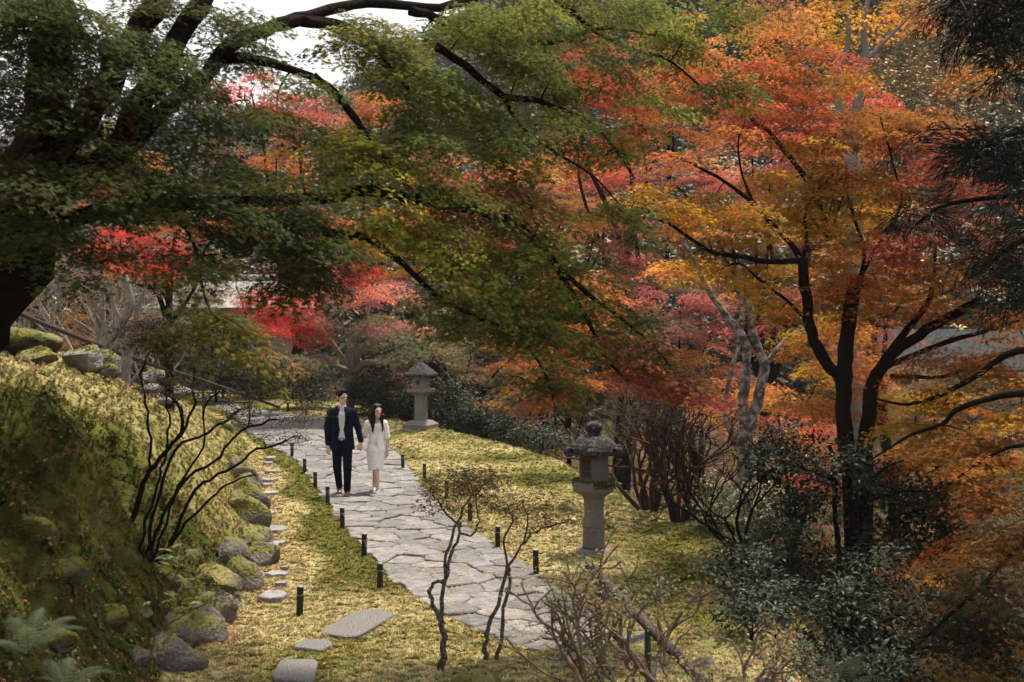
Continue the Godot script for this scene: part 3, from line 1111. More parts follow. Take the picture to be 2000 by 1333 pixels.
func stones() -> void:
	rng.seed = 41
	# retaining rocks along the foot of the mound, from near to far
	var d := 9.9
	var i := 0
	while i < 20:
		var w := rng.randf_range(0.24, 0.44)
		var x := look(foot_t, d) - rng.randf_range(0.08, 0.22)
		var full := rng.randf_range(0.10, 0.52)
		rock("%s %s retaining rock along the foot of the mossy mound" % [NTH[i], "mossy green" if full > 0.42 else "bare grey"], on(x, -d) + Vector3(0, rng.randf_range(0.02, 0.12), 0), Vector3(w * 0.8, rng.randf_range(0.24, 0.38), w), rng.randf() * 3.0, full, "rock", "rock", "retaining rocks at the foot of the mound", Color(0.165, 0.145, 0.13) * rng.randf_range(0.75, 1.25), 0.2, 8)
		d += w * 1.55 + rng.randf_range(0.05, 0.2)
		i += 1
	# second tier, half sunk in the moss
	var tier := [[260, 1290, 0.30, 0.2], [350, 1255, 0.36, 0.15], [330, 1130, 0.3, 0.5], [200, 1180, 0.42, 0.75], [120, 1130, 0.45, 0.8], [240, 1100, 0.40, 0.8], [90, 1260, 0.42, 0.85], [60, 1060, 0.40, 0.8], [420, 1020, 0.30, 0.4], [445, 985, 0.26, 0.3], [180, 1040, 0.35, 0.75], [270, 1190, 0.32, 0.7]]
	i = 0
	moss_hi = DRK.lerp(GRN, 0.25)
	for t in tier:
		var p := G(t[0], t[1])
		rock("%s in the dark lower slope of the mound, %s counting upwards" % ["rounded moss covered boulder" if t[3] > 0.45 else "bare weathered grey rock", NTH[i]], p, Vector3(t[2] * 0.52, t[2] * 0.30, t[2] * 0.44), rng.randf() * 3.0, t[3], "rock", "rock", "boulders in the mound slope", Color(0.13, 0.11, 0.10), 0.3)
		i += 1
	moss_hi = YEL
	# on the crest
	rock("large boulder capped with yellow moss on the crest of the mound", P(42, 668, 15.2), Vector3(0.52, 0.24, 0.42), 0.3, 0.62, "boulder", "boulder", "", Color(0.06, 0.055, 0.05), 0.0)
	rock("small boulder with a round cap of green moss below the large one", P(72, 699, 14.6), Vector3(0.26, 0.13, 0.22), 0.1, 0.66, "boulder", "boulder", "", Color(0.16, 0.14, 0.13), 0.0)
	rock("angular pale grey rock outcrop on the mound crest beside the rail", P(163, 700, 15.8), Vector3(0.28, 0.20, 0.24), 0.6, 0.3, "rock", "rock", "", Color(0.30, 0.265, 0.245), 0.0, 7)
	rock("dark jagged rock behind the pale outcrop on the mound", P(205, 712, 16.6), Vector3(0.30, 0.22, 0.25), 1.1, 0.25, "rock", "rock", "", Color(0.17, 0.15, 0.14), 0.0, 7)
	rock("low mossy rock in front of the twisted grey trunk", P(205, 724, 16.0), Vector3(0.17, 0.11, 0.16), 0.4, 0.6, "rock", "rock", "", Color(0.2, 0.18, 0.16), 0.0)
	rock("flat grey rock at the foot of the first rail post", P(295, 757, 20.5), Vector3(0.24, 0.09, 0.2), 0.2, 0.15, "rock", "rock", "", Color(0.27, 0.25, 0.25), 0.0)
	rock("pale rock with moss skirts behind the rail on the far slope", P(308, 735, 25.0), Vector3(0.38, 0.14, 0.3), 0.2, 0.3, "rock", "rock", "", Color(0.30, 0.28, 0.27), 0.0)
	rock("slanting grey rock below the rail beside the upper path", P(352, 765, 24.5), Vector3(0.36, 0.15, 0.26), 0.7, 0.2, "rock", "rock", "", Color(0.28, 0.26, 0.26), 0.0)
	rock("small grey rock half buried in sunlit moss of the mound", P(320, 783, 18.6), Vector3(0.14, 0.07, 0.13), 0.2, 0.1, "rock", "rock", "", Color(0.3, 0.28, 0.27), 0.0)
	# round the near lantern
	rock("low moss covered stone left of the near lantern post", G(1112, 1000), Vector3(0.17, 0.20, 0.30), 0.5, 0.78, "rock", "rock", "", Color(0.12, 0.11, 0.09), 0.15)
	rock("moss covered boulder just behind the near lantern post", G(1152, 1025), Vector3(0.27, 0.29, 0.30), 0.2, 0.78, "rock", "rock", "", Color(0.10, 0.09, 0.08), 0.15)
	rock("dark mossy stone showing right of the near lantern post", G(1185, 1032), Vector3(0.15, 0.26, 0.20), 0.9, 0.6, "rock", "rock", "", Color(0.06, 0.055, 0.05), 0.15)
	rock("low mound of moss on the lawn behind the near lantern", G(1213, 978), Vector3(0.36, 0.14, 0.3), 0.1, 0.9, "moss_hummock", "moss", "", Color(0.08, 0.08, 0.03), 0.2)
	rock("round clipped ball of dark moss at the foot of the slim shrubs", G(932, 1345), Vector3(0.21, 0.18, 0.2), 0.0, 1.0, "moss_hummock", "moss", "", DRK, 0.1, 0)
	# stones in the lower right
	rock("long rough kerb stone at the near end of the flagged path", G(1105, 1296), Vector3(0.27, 0.12, 0.17), 0.25, 0.1, "kerb_stone", "stone", "", Color(0.26, 0.23, 0.21), 0.2, 6)
	rock("grey step stone beside the pipe rail past the path end", G(1240, 1255), Vector3(0.26, 0.11, 0.15), 0.1, 0.1, "kerb_stone", "stone", "", Color(0.28, 0.25, 0.24), 0.2, 6)
	rock("rounded grey rock under the right shrub twigs", G(1370, 1305), Vector3(0.13, 0.13, 0.14), 0.3, 0.1, "rock", "rock", "", Color(0.19, 0.165, 0.15), 0.2)
	rock("small pale rock between stems of the blurred shrub", G(1275, 1318), Vector3(0.13, 0.1, 0.12), 0.3, 0.1, "rock", "rock", "", Color(0.27, 0.245, 0.23), 0.2)
	rock("tilted pinkish rock at the edge of the fern bank", G(1502, 1335), Vector3(0.15, 0.12, 0.22), 0.9, 0.1, "rock", "rock", "", Color(0.27, 0.225, 0.21), 0.2)
	rock("mossy hump between pipe rail and dark shrubs", G(1420, 1262), Vector3(0.36, 0.15, 0.28), 0.5, 0.85, "moss_hummock", "moss", "", DRK, 0.2)
	# pale edging stones along the gutter
	var edge := [[532, 1172, 0.30], [548, 1148, 0.12], [540, 1128, 0.26], [556, 1116, 0.1], [522, 1072, 0.28], [545, 1068, 0.16], [535, 1040, 0.36], [522, 1006, 0.24], [515, 992, 0.2], [527, 966, 0.3], [518, 951, 0.2], [524, 941, 0.28], [530, 925, 0.26], [523, 908, 0.2], [528, 899, 0.22]]
	i = 0
	for e in edge:
		var g := G(e[0], e[1])
		var s: float = e[2]
		var poly := PackedVector2Array()
		for j in 6:
			var a := TAU * (j + rng.randf() * 0.5) / 6.0
			poly.append(Vector2(g.x + cos(a) * s * 0.55, -g.z + sin(a) * s * 0.6))
		var o := slab(self, "edging_stone", poly, 0.05, Color(0.29, 0.275, 0.275) * rng.randf_range(0.8, 1.15), M.flagstone)
		o.position.y = g.y
		tag(o, "flat pale edging stone in the yellow moss strip, %s counting up the path" % NTH[i], "stone", "edging stones along the gutter")
		i += 1
	# three exposed aggregate stepping slabs
	var steps := [
		[[[622, 1243], [690, 1206], [742, 1201], [773, 1211], [702, 1248], [676, 1252]], "long diagonal stepping slab of grey pebble concrete beside the path"],
		[[[571, 1275], [592, 1259], [640, 1260], [650, 1268], [629, 1282]], "middle small stepping slab of grey pebble concrete in yellow moss"],
		[[[528, 1340], [548, 1297], [622, 1296], [612, 1345]], "square stepping slab of grey pebble concrete nearest the camera"]]
	for s in steps:
		var poly := PackedVector2Array()
		var y := 0.0
		for q in s[0]:
			var g := G(q[0], q[1])
			poly.append(Vector2(g.x, -g.z))
			y += g.y / s[0].size()
		var o := slab(self, "stepping_slab", poly, 0.045, Color.WHITE, M.aggregate, 0.004)
		tag(o, s[1], "stepping stone", "stepping slabs in the moss")

# ---------------------------------------------------------------- bollards, ropes, rails
func bollard(at: Vector3, label: String) -> void:
	var root := thing("bollard", label, "bollard", at, "low dark bollards along the path")
	root.rotation = Vector3(rng.randf_range(-0.04, 0.04), rng.randf() * TAU, rng.randf_range(-0.04, 0.04))
	var b := Buf.new()
	b.lathe([[0.034, -0.12], [0.034, 0.282], [0.031, 0.290]], 14, 0.0, Color.WHITE)
	obj("post", b.mesh(), M.post, root)
	var c := Buf.new()
	c.lathe([[0.030, 0.289], [0.030, 0.296], [0.027, 0.299]], 14, 0.0, Color.WHITE)
	obj("cap", c.mesh(), M.cap, root)
	var k := Buf.new()
	var pts := PackedVector3Array()
	var rad := PackedFloat32Array()
	for i in 9:
		var a := TAU * i / 8.0
		pts.append(Vector3(cos(a) * 0.037, 0.215 + sin(a * 2.0) * 0.006, sin(a) * 0.037))
		rad.append(0.004)
	k.tube(pts, rad, 5, Color.WHITE)
	obj("rope_knot", k.mesh(), M.rope, root)

func rope(pts: Array, label: String) -> void:
	var b := Buf.new()
	var line := PackedVector3Array()
	var rad := PackedFloat32Array()
	for i in pts.size() - 1:
		var a: Vector3 = pts[i] + Vector3(0, 0.215, 0)
		var e: Vector3 = pts[i + 1] + Vector3(0, 0.215, 0)
		for s in 8:
			var t := s / 8.0
			line.append(a.lerp(e, t) - Vector3(0, 0.20 * t * (1.0 - t), 0))
			rad.append(0.0013)
	line.append(pts[-1] + Vector3(0, 0.215, 0))
	rad.append(0.0013)
	b.tube(line, rad, 5, Color.WHITE)
	tag(obj("rope", b.mesh(), M.rope), label, "rope")

func fences() -> void:
	rng.seed = 51
	var left := [[585, 1204], [742, 1152], [711, 1090], [669, 1033], [640, 986], [616, 955], [595, 926], [570, 893]]
	var right := [[1047, 1124], [972, 1074], [918, 1022], [872, 975], [829, 938], [787, 917], [757, 879], [714, 856]]
	var far := [[598, 813], [562, 806], [490, 783], [435, 779]]
	var pl := []
	var pr := []
	for i in left.size():
		pl.append(G(left[i][0], left[i][1]))
		bollard(pl[-1], "%s dark wooden bollard on the left edge of the flagged path" % NTH[i])
	for i in right.size():
		pr.append(G(right[i][0], right[i][1]))
		bollard(pr[-1], "%s dark wooden bollard on the right edge of the flagged path" % NTH[i])
	for i in far.size():
		bollard(G(far[i][0], far[i][1]), "%s dark post beyond the couple along the upper bend of the path" % NTH[i])
	rope(pl, "thin pale rope strung through the left row of bollards")
	rope(pr, "thin pale rope strung through the right row of bollards")
	# handrail that climbs behind the mound
	var h := thing("handrail", "brown metal handrail climbing leftwards behind the mossy mound", "handrail", G(545, 812))
	var pts := spline(PackedVector3Array([P(18, 604, 18.0), P(100, 639, 19.0), P(275, 706, 22.3), P(400, 745, 26.5), P(545, 796, 32.0)]), 4)
	var rad := PackedFloat32Array()
	for i in pts.size():
		pts[i] -= h.position
		rad.append(0.038)
	var b := Buf.new()
	b.tube(pts, rad, 10, Color.WHITE)
	obj("rail", b.mesh(), M.rail, h)
	for q in [[60, 622, 18.5], [276, 707, 22.3], [396, 744, 26.4], [487, 776, 29.5]]:
		var top := P(q[0], q[1], q[2])
		var g := on(top.x, top.z)
		var p := Buf.new()
		p.tube(PackedVector3Array([g - Vector3(0, 0.2, 0) - h.position, top - h.position]), PackedFloat32Array([0.022, 0.022]), 8, Color.WHITE)
		obj("rail_post", p.mesh(), M.rail_post, h)
	# the near rail among the shrub twigs
	var ra := P(1150, 1105, 9.8)
	var rb := P(1392, 1352, 7.3)
	var n := thing("handrail", "grey pipe rail slanting down among the blurred shrub twigs", "handrail", on(ra.x, ra.z))
	var c := Buf.new()
	c.tube(PackedVector3Array([ra - n.position, ra.lerp(rb, 0.5) - n.position, rb - n.position]), PackedFloat32Array([0.037, 0.037, 0.037]), 12, Color.WHITE)
	obj("rail", c.mesh(), M.rail, n)
	for t in [0.12, 0.55]:
		var top := ra.lerp(rb, t)
		var g := on(top.x, top.z)
		var p := Buf.new()
		p.tube(PackedVector3Array([g - Vector3(0, 0.2, 0) - n.position, top - n.position]), PackedFloat32Array([0.024, 0.024]), 8, Color.WHITE)
		obj("rail_post", p.mesh(), M.rail_post, n)

# ---------------------------------------------------------------- lanterns
func lanterns() -> void:
	# the near lantern: six-sided, on a round waisted post
	var at := G(1160, 1080)
	var t := thing("stone_lantern", "near weathered stone lantern with ball finial, curled roof corners and mossy collar", "stone lantern", at)
	var tw := PI / 2.0 + 0.12
	var b := Buf.new()
	b.lathe([[0.24, -0.15], [0.235, 0.0], [0.20, 0.035], [0.165, 0.05]], 24, 0.0, Color.WHITE)
	obj("base", b.mesh(), M.granite, t)
	b = Buf.new()
	b.lathe([[0.150, 0.045], [0.146, 0.08], [0.140, 0.20], [0.136, 0.305], [0.142, 0.315], [0.148, 0.33], [0.148, 0.385], [0.142, 0.40], [0.134, 0.41], [0.124, 0.48], [0.124, 0.55], [0.130, 0.64], [0.142, 0.715]], 28, 0.0, Color.WHITE)
	obj("post", b.mesh(), M.granite, t)
	b = Buf.new()
	b.lathe([[0.145, 0.69], [0.20, 0.735], [0.285, 0.78], [0.295, 0.80], [0.295, 0.885], [0.28, 0.905]], 6, tw, Color.WHITE)
	var collar := obj("collar", b.mesh(false), M.granite, t)
	var lv := Leaves.new()
	for i in 900:
		var a := rng.randf() * TAU
		var r := 0.275 + 0.02 * cos(6.0 * (a - tw))
		var low := rng.randf() < 0.55
		var p := Vector3(cos(a) * (r + 0.004), rng.randf_range(0.82, 0.90), sin(a) * (r + 0.004)) if low else Vector3(cos(a), 0, sin(a)) * rng.randf_range(0.20, r) + Vector3(0, 0.905, 0)
		if low and sin(a * 1.7 + 0.6) < -0.2:
			continue
		lv.add(Transform3D(Basis(Quaternion(Vector3.UP, (Vector3(cos(a), 1.0, sin(a))).normalized())) * Basis.from_scale(Vector3.ONE * rng.randf_range(0.35, 0.75)), p), shade(Color(0.09, 0.08, 0.025), 0.6, 1.4))
	scatter("moss_cover", lv, LM.moss, M.moss_tuft, collar)
	b = Buf.new()
	b.lathe([[0.205, 0.90], [0.208, 1.06], [0.205, 1.24]], 6, tw, Color.WHITE)
	var box := obj("firebox", b.mesh(false), M.granite_grey, t)
	# lattice window on the face that looks left of the camera
	var am := tw + PI / 6.0
	var n := Vector3(cos(am), 0, sin(am))
	var side := Vector3(-sin(am), 0, cos(am))
	var fx := Basis(side, Vector3.UP, side.cross(Vector3.UP))
	var ap := 0.206 * cos(PI / 6.0)
	for f in [[0.0, 1.075, 0.068, 0.105, 0.004, "hollow"], [0.0, 1.186, 0.075, 0.010, 0.012, "wood_lattice"], [0.0, 0.964, 0.075, 0.010, 0.012, "wood_lattice"], [-0.068, 1.075, 0.008, 0.105, 0.010, "wood_lattice"], [0.068, 1.075, 0.008, 0.105, 0.010, "wood_lattice"], [0.0, 1.075, 0.006, 0.105, 0.008, "wood_lattice"], [0.0, 1.11, 0.062, 0.006, 0.007, "wood_lattice"], [0.0, 1.04, 0.062, 0.006, 0.0075, "wood_lattice"], [-0.035, 1.075, 0.004, 0.105, 0.007, "wood_lattice"], [0.035, 1.075, 0.004, 0.105, 0.007, "wood_lattice"]]:
		var w := Buf.new()
		w.box(Transform3D(fx, n * (ap + 0.001) + side * f[0] + Vector3(0, f[1], 0)), Vector3(f[2], f[3], f[4]), Color.WHITE)
		obj("window_back" if f[5] == "hollow" else "lattice_bar", w.mesh(false), M[f[5]], box)
	b = Buf.new()
	b.lathe([[0.19, 1.235], [0.352, 1.235], [0.362, 1.252], [0.352, 1.30], [0.31, 1.365], [0.245, 1.425], [0.17, 1.468], [0.105, 1.484], [0.075, 1.488]], 6, tw, Color.WHITE)
	var roof := obj("roof", b.mesh(false), M.weathered, t)
	for i in 6:
		var a := tw + TAU * i / 6.0
		var o := Vector3(cos(a), 0, sin(a))
		var s := Vector3(-sin(a), 0, cos(a))
		var c := Buf.new()
		for off in [-0.036, 0.0, 0.036]:
			var pts := PackedVector3Array()
			var rad := PackedFloat32Array()
			for j in 11:
				var q := j / 10.0
				var ang := -PI * 0.45 + q * PI * 1.45
				pts.append(o * (0.345 + 0.040 * cos(ang)) + Vector3(0, 1.285 + 0.040 * sin(ang), 0) + s * off)
				rad.append(0.029 * (1.0 - 0.3 * q))
			c.tube(pts, rad, 8, Color.WHITE)
		obj("roof_scroll", c.mesh(), M.weathered, roof)
	b = Buf.new()
	b.lathe([[0.085, 1.48], [0.088, 1.505], [0.070, 1.515], [0.10, 1.53], [0.116, 1.565], [0.112, 1.60], [0.088, 1.632], [0.045, 1.652], [0.012, 1.658]], 20, 0.0, Color.WHITE)
	obj("finial", b.mesh(), M.weathered, t)
	# the far lantern: four-sided
	at = G(822, 838)
	t = thing("stone_lantern", "far pale four sided stone lantern before the dark hedge", "stone lantern", at)
	t.rotation.y = -0.37
	var q4 := PI / 4.0
	var r2 := sqrt(2.0)
	b = Buf.new()
	b.lathe([[0.33 * r2, -0.2], [0.33 * r2, 0.10], [0.305 * r2, 0.125], [0.21 * r2, 0.20], [0.16 * r2, 0.205]], 4, q4, Color.WHITE)
	obj("base", b.mesh(false), M.granite, t)
	b = Buf.new()
	b.lathe([[0.124 * r2, 0.2], [0.121 * r2, 0.5], [0.118 * r2, 0.82]], 4, q4, Color.WHITE)
	obj("post", b.mesh(false), M.granite, t)
	b = Buf.new()
	b.lathe([[0.13 * r2, 0.80], [0.165 * r2, 0.85], [0.205 * r2, 0.885], [0.262 * r2, 0.90], [0.266 * r2, 0.908], [0.266 * r2, 0.968], [0.258 * r2, 0.98]], 4, q4, Color.WHITE)
	obj("platform", b.mesh(false), M.granite, t)
	var csg := CSGCombiner3D.new()
	csg.name = "firebox"
	var cb1 := CSGBox3D.new()
	cb1.size = Vector3(0.325, 0.31, 0.325)
	cb1.position.y = 1.13
	csg.add_child(cb1)
	var hole := CSGCylinder3D.new()
	hole.radius = 0.062
	hole.height = 0.16
	hole.sides = 20
	hole.rotation.x = PI / 2.0
	hole.position = Vector3(0, 1.14, 0.165)
	hole.operation = CSGShape3D.OPERATION_SUBTRACTION
	csg.add_child(hole)
	var tri := CSGPolygon3D.new()
	tri.polygon = PackedVector2Array([Vector2(-0.09, 0), Vector2(0.09, 0), Vector2(0, 0.17)])
	tri.depth = 0.12
	tri.rotation.y = PI / 2.0
	tri.position = Vector3(-0.245, 1.06, 0)
	tri.operation = CSGShape3D.OPERATION_SUBTRACTION
	csg.add_child(tri)
	csg.material_override = M.granite
	for c in csg.get_children():
		c.material = M.granite
	t.add_child(csg, true)
	b = Buf.new()
	b.lathe([[0.15 * r2, 1.282], [0.315 * r2, 1.288], [0.326 * r2, 1.30], [0.322 * r2, 1.342], [0.175 * r2, 1.495], [0.04 * r2, 1.63], [0.012 * r2, 1.645]], 4, q4, Color.WHITE)
	obj("roof", b.mesh(false), M.weathered, t)

# ---------------------------------------------------------------- people
# bones: [a, b, radius at a, radius at b, depth scale]; cuts: [normal, offset] keep n.p < offset; subs: bones taken away
func skin(b: Buf, bones: Array, cell: float, k: float, col: Color, cuts := [], subs := []) -> void:
	var lo := Vector3.ONE * 1e9
	var hi := -lo
	for q in bones:
		for e in 2:
			var r: float = maxf(q[2], q[3]) + k
			lo = lo.min(q[e] - Vector3.ONE * r)
			hi = hi.max(q[e] + Vector3.ONE * r)
	lo -= Vector3.ONE * cell * 2.0
	var dim := Vector3i(((hi - lo) / cell).ceil()) + Vector3i(3, 3, 3)
	var nx := dim.x
	var ny := dim.y
	var nn := dim.x * dim.y * dim.z
	var f := PackedFloat32Array()
	f.resize(nn)
	f.fill(1.0)
	for pass_ in 2:
		for q in (bones if pass_ == 0 else subs):
			var a: Vector3 = q[0]
			var e: Vector3 = q[1]
			var zs: float = q[4] if q.size() > 4 else 1.0
			var r0: float = q[2]
			var r1: float = q[3]
			var pad := maxf(r0, r1) * maxf(zs, 1.0) + k + cell * 2.0
			var i0 := Vector3i(((a.min(e) - Vector3.ONE * pad - lo) / cell).floor()).clamp(Vector3i.ZERO, dim - Vector3i.ONE)
			var i1 := Vector3i(((a.max(e) + Vector3.ONE * pad - lo) / cell).ceil()).clamp(Vector3i.ZERO, dim - Vector3i.ONE)
			var zc := (a.z + e.z) * 0.5
			var aa := Vector3(a.x, a.y, (a.z - zc) / zs)
			var ab := Vector3(e.x, e.y, (e.z - zc) / zs) - aa
			var l2 := maxf(ab.length_squared(), 1e-9)
			for z in range(i0.z, i1.z + 1):
				var pz := (lo.z + z * cell - zc) / zs
				for y in range(i0.y, i1.y + 1):
					var py := lo.y + y * cell
					var at := (z * ny + y) * nx
					for x in range(i0.x, i1.x + 1):
						var p := Vector3(lo.x + x * cell, py, pz) - aa
						var h := clampf(p.dot(ab) / l2, 0.0, 1.0)
						var d := (p - ab * h).length() - lerpf(r0, r1, h)
						if pass_ == 0:
							var g := f[at + x]
							var m := maxf(k - absf(d - g), 0.0) / k
							f[at + x] = minf(d, g) - m * m * k * 0.25
						else:
							f[at + x] = maxf(f[at + x], -d)
	for c in cuts:
		var n: Vector3 = c[0]
		for z in dim.z:
			for y in ny:
				var at := (z * ny + y) * nx
				var s: float = n.y * (lo.y + y * cell) + n.z * (lo.z + z * cell) + n.x * lo.x - c[1]
				for x in nx:
					f[at + x] = maxf(f[at + x], s + n.x * x * cell)
	var id := PackedInt32Array()
	id.resize(nn)
	id.fill(-1)
	var off := [0, 1, nx, nx + 1, nx * ny, nx * ny + 1, nx * ny + nx, nx * ny + nx + 1]
	var edges := [[0, 1], [2, 3], [4, 5], [6, 7], [0, 2], [1, 3], [4, 6], [5, 7], [0, 4], [1, 5], [2, 6], [3, 7]]
	var near := cell * 2.0
	for z in dim.z - 1:
		for y in ny - 1:
			for x in nx - 1:
				var at := (z * ny + y) * nx + x
				if absf(f[at]) > near:
					continue
				var neg := 0
				for o in off:
					if f[at + o] < 0.0:
						neg += 1
				if neg == 0 or neg == 8:
					continue
				var sum := Vector3.ZERO
				var cnt := 0
				for e in edges:
					var va := f[at + off[e[0]]]
					var vb := f[at + off[e[1]]]
					if (va < 0.0) != (vb < 0.0):
						var t := va / (va - vb)
						var pa := Vector3(e[0] & 1, (e[0] >> 1) & 1, e[0] >> 2)
						var pb := Vector3(e[1] & 1, (e[1] >> 1) & 1, e[1] >> 2)
						sum += pa.lerp(pb, t)
						cnt += 1
				id[at] = b.add(lo + (Vector3(x, y, z) + sum / cnt) * cell, col)
	for z in range(1, dim.z - 1):
		for y in range(1, ny - 1):
			for x in range(1, nx - 1):
				var at := (z * ny + y) * nx + x
				if absf(f[at]) > near:
					continue
				var s := f[at] < 0.0
				for ax in 3:
					var st: int = [1, nx, nx * ny][ax]
					if s == (f[at + st] < 0.0):
						continue
					var u: int = [nx, nx * ny, 1][ax]
					var w: int = [nx * ny, 1, nx][ax]
					var q := [id[at], id[at - u], id[at - u - w], id[at - w]]
					if q[0] < 0 or q[1] < 0 or q[2] < 0 or q[3] < 0:
						continue
					if s:
						b.quad(q[0], q[3], q[2], q[1])
					else:
						b.quad(q[0], q[1], q[2], q[3])

func bone(a: Vector3, e: Vector3, r0: float, r1: float, zs := 1.0) -> Array:
	return [a, e, r0, r1, zs]

func turned(bones: Array, x: Transform3D) -> Array:
	var out := []
	for q in bones:
		out.append([x * q[0], x * q[1], q[2], q[3], q[4] if q.size() > 4 else 1.0])
	return out

# wrist at the origin, fingers towards -y, back of the hand towards +z, thumb towards side * x
func hand(side: float, curl: float, s := 1.0) -> Array:
	var out := [bone(Vector3(0, 0.03, 0), Vector3(0, -0.02, 0), 0.026 * s, 0.022 * s)]
	for i in 4:
		var x := (i - 1.5) * 0.019 * s * side
		out.append(bone(Vector3(x * 0.6, -0.015, 0), Vector3(x, -0.085 * s, 0.0), 0.015 * s, 0.0115 * s))
		var l: float = [0.030, 0.037, 0.040, 0.036][i] * s
		var a := Vector3(x, -0.09 * s, 0)
		var m := a + Vector3(0, -cos(curl) * l, -sin(curl) * l)
		var e := m + Vector3(0, -cos(curl * 2.1) * l * 0.95, -sin(curl * 2.1) * l * 0.95)
		out.append(bone(a, m, 0.0105 * s, 0.0095 * s))
		out.append(bone(m, e, 0.0095 * s, 0.0075 * s))
	out.append(bone(Vector3(0.018 * side, -0.02, -0.004), Vector3(0.042 * side, -0.060 * s, -0.018), 0.015 * s, 0.011 * s))
	out.append(bone(Vector3(0.042 * side, -0.060 * s, -0.018), Vector3(0.044 * side, -0.095 * s, -0.030), 0.011 * s, 0.008 * s))
	return out

func head(w: float) -> Array:
	return [bone(Vector3(0, 0.045, -0.022), Vector3(0, 0.035, 0.012), 0.084 * w, 0.080 * w), bone(Vector3(0, 0.0, 0.02), Vector3(0, -0.05, 0.035), 0.066 * w, 0.052 * w), bone(Vector3(0, -0.078, 0.052), Vector3(0, -0.084, 0.055), 0.030 * w, 0.026 * w),
		bone(Vector3(0, 0.022, 0.088), Vector3(0, -0.016, 0.106), 0.009, 0.013), bone(Vector3(-0.014, -0.018, 0.094), Vector3(0.014, -0.018, 0.094), 0.008, 0.008),
		bone(Vector3(-0.04, 0.028, 0.076), Vector3(0.04, 0.028, 0.076), 0.013, 0.013), bone(Vector3(-0.018, -0.046, 0.084), Vector3(0.018, -0.046, 0.084), 0.009, 0.009),
		bone(Vector3(-0.082 * w, 0.015, -0.012), Vector3(-0.082 * w, -0.022, -0.004), 0.015, 0.010), bone(Vector3(0.082 * w, 0.015, -0.012), Vector3(0.082 * w, -0.022, -0.004), 0.015, 0.010)]

func face(root: Node3D, x: Transform3D, brow: Color) -> void:
	for s in [-1.0, 1.0]:
		var e := Buf.new()
		skin(e, turned([bone(Vector3(s * 0.033 - 0.010, 0.012, 0.086), Vector3(s * 0.033 + 0.010, 0.012, 0.086), 0.0065, 0.0065)], x), 0.003, 0.004, Color.WHITE)
		obj("eye", e.mesh(), M.eye_dark, root)
		var w := Buf.new()
		skin(w, turned([bone(Vector3(s * 0.020, 0.034, 0.092), Vector3(s * 0.048, 0.036, 0.081), 0.0045, 0.003)], x), 0.003, 0.004, Color.WHITE)
		obj("eyebrow", w.mesh(), M.hair, root)
	var l := Buf.new()
	skin(l, turned([bone(Vector3(-0.019, -0.044, 0.090), Vector3(0.0, -0.043, 0.097), 0.0045, 0.0065), bone(Vector3(0.0, -0.043, 0.097), Vector3(0.019, -0.044, 0.090), 0.0065, 0.0045)], x), 0.003, 0.004, Color.WHITE)
	obj("lips", l.mesh(), M.lip, root)

func V(x: float, y: float, z: float) -> Vector3:
	return Vector3(x, y, z)

func people() -> void:
	var gm := G(668, 968)
	var gw := G(735, 963)
	man(gm, 0.10)
	woman(gw, 0.0)

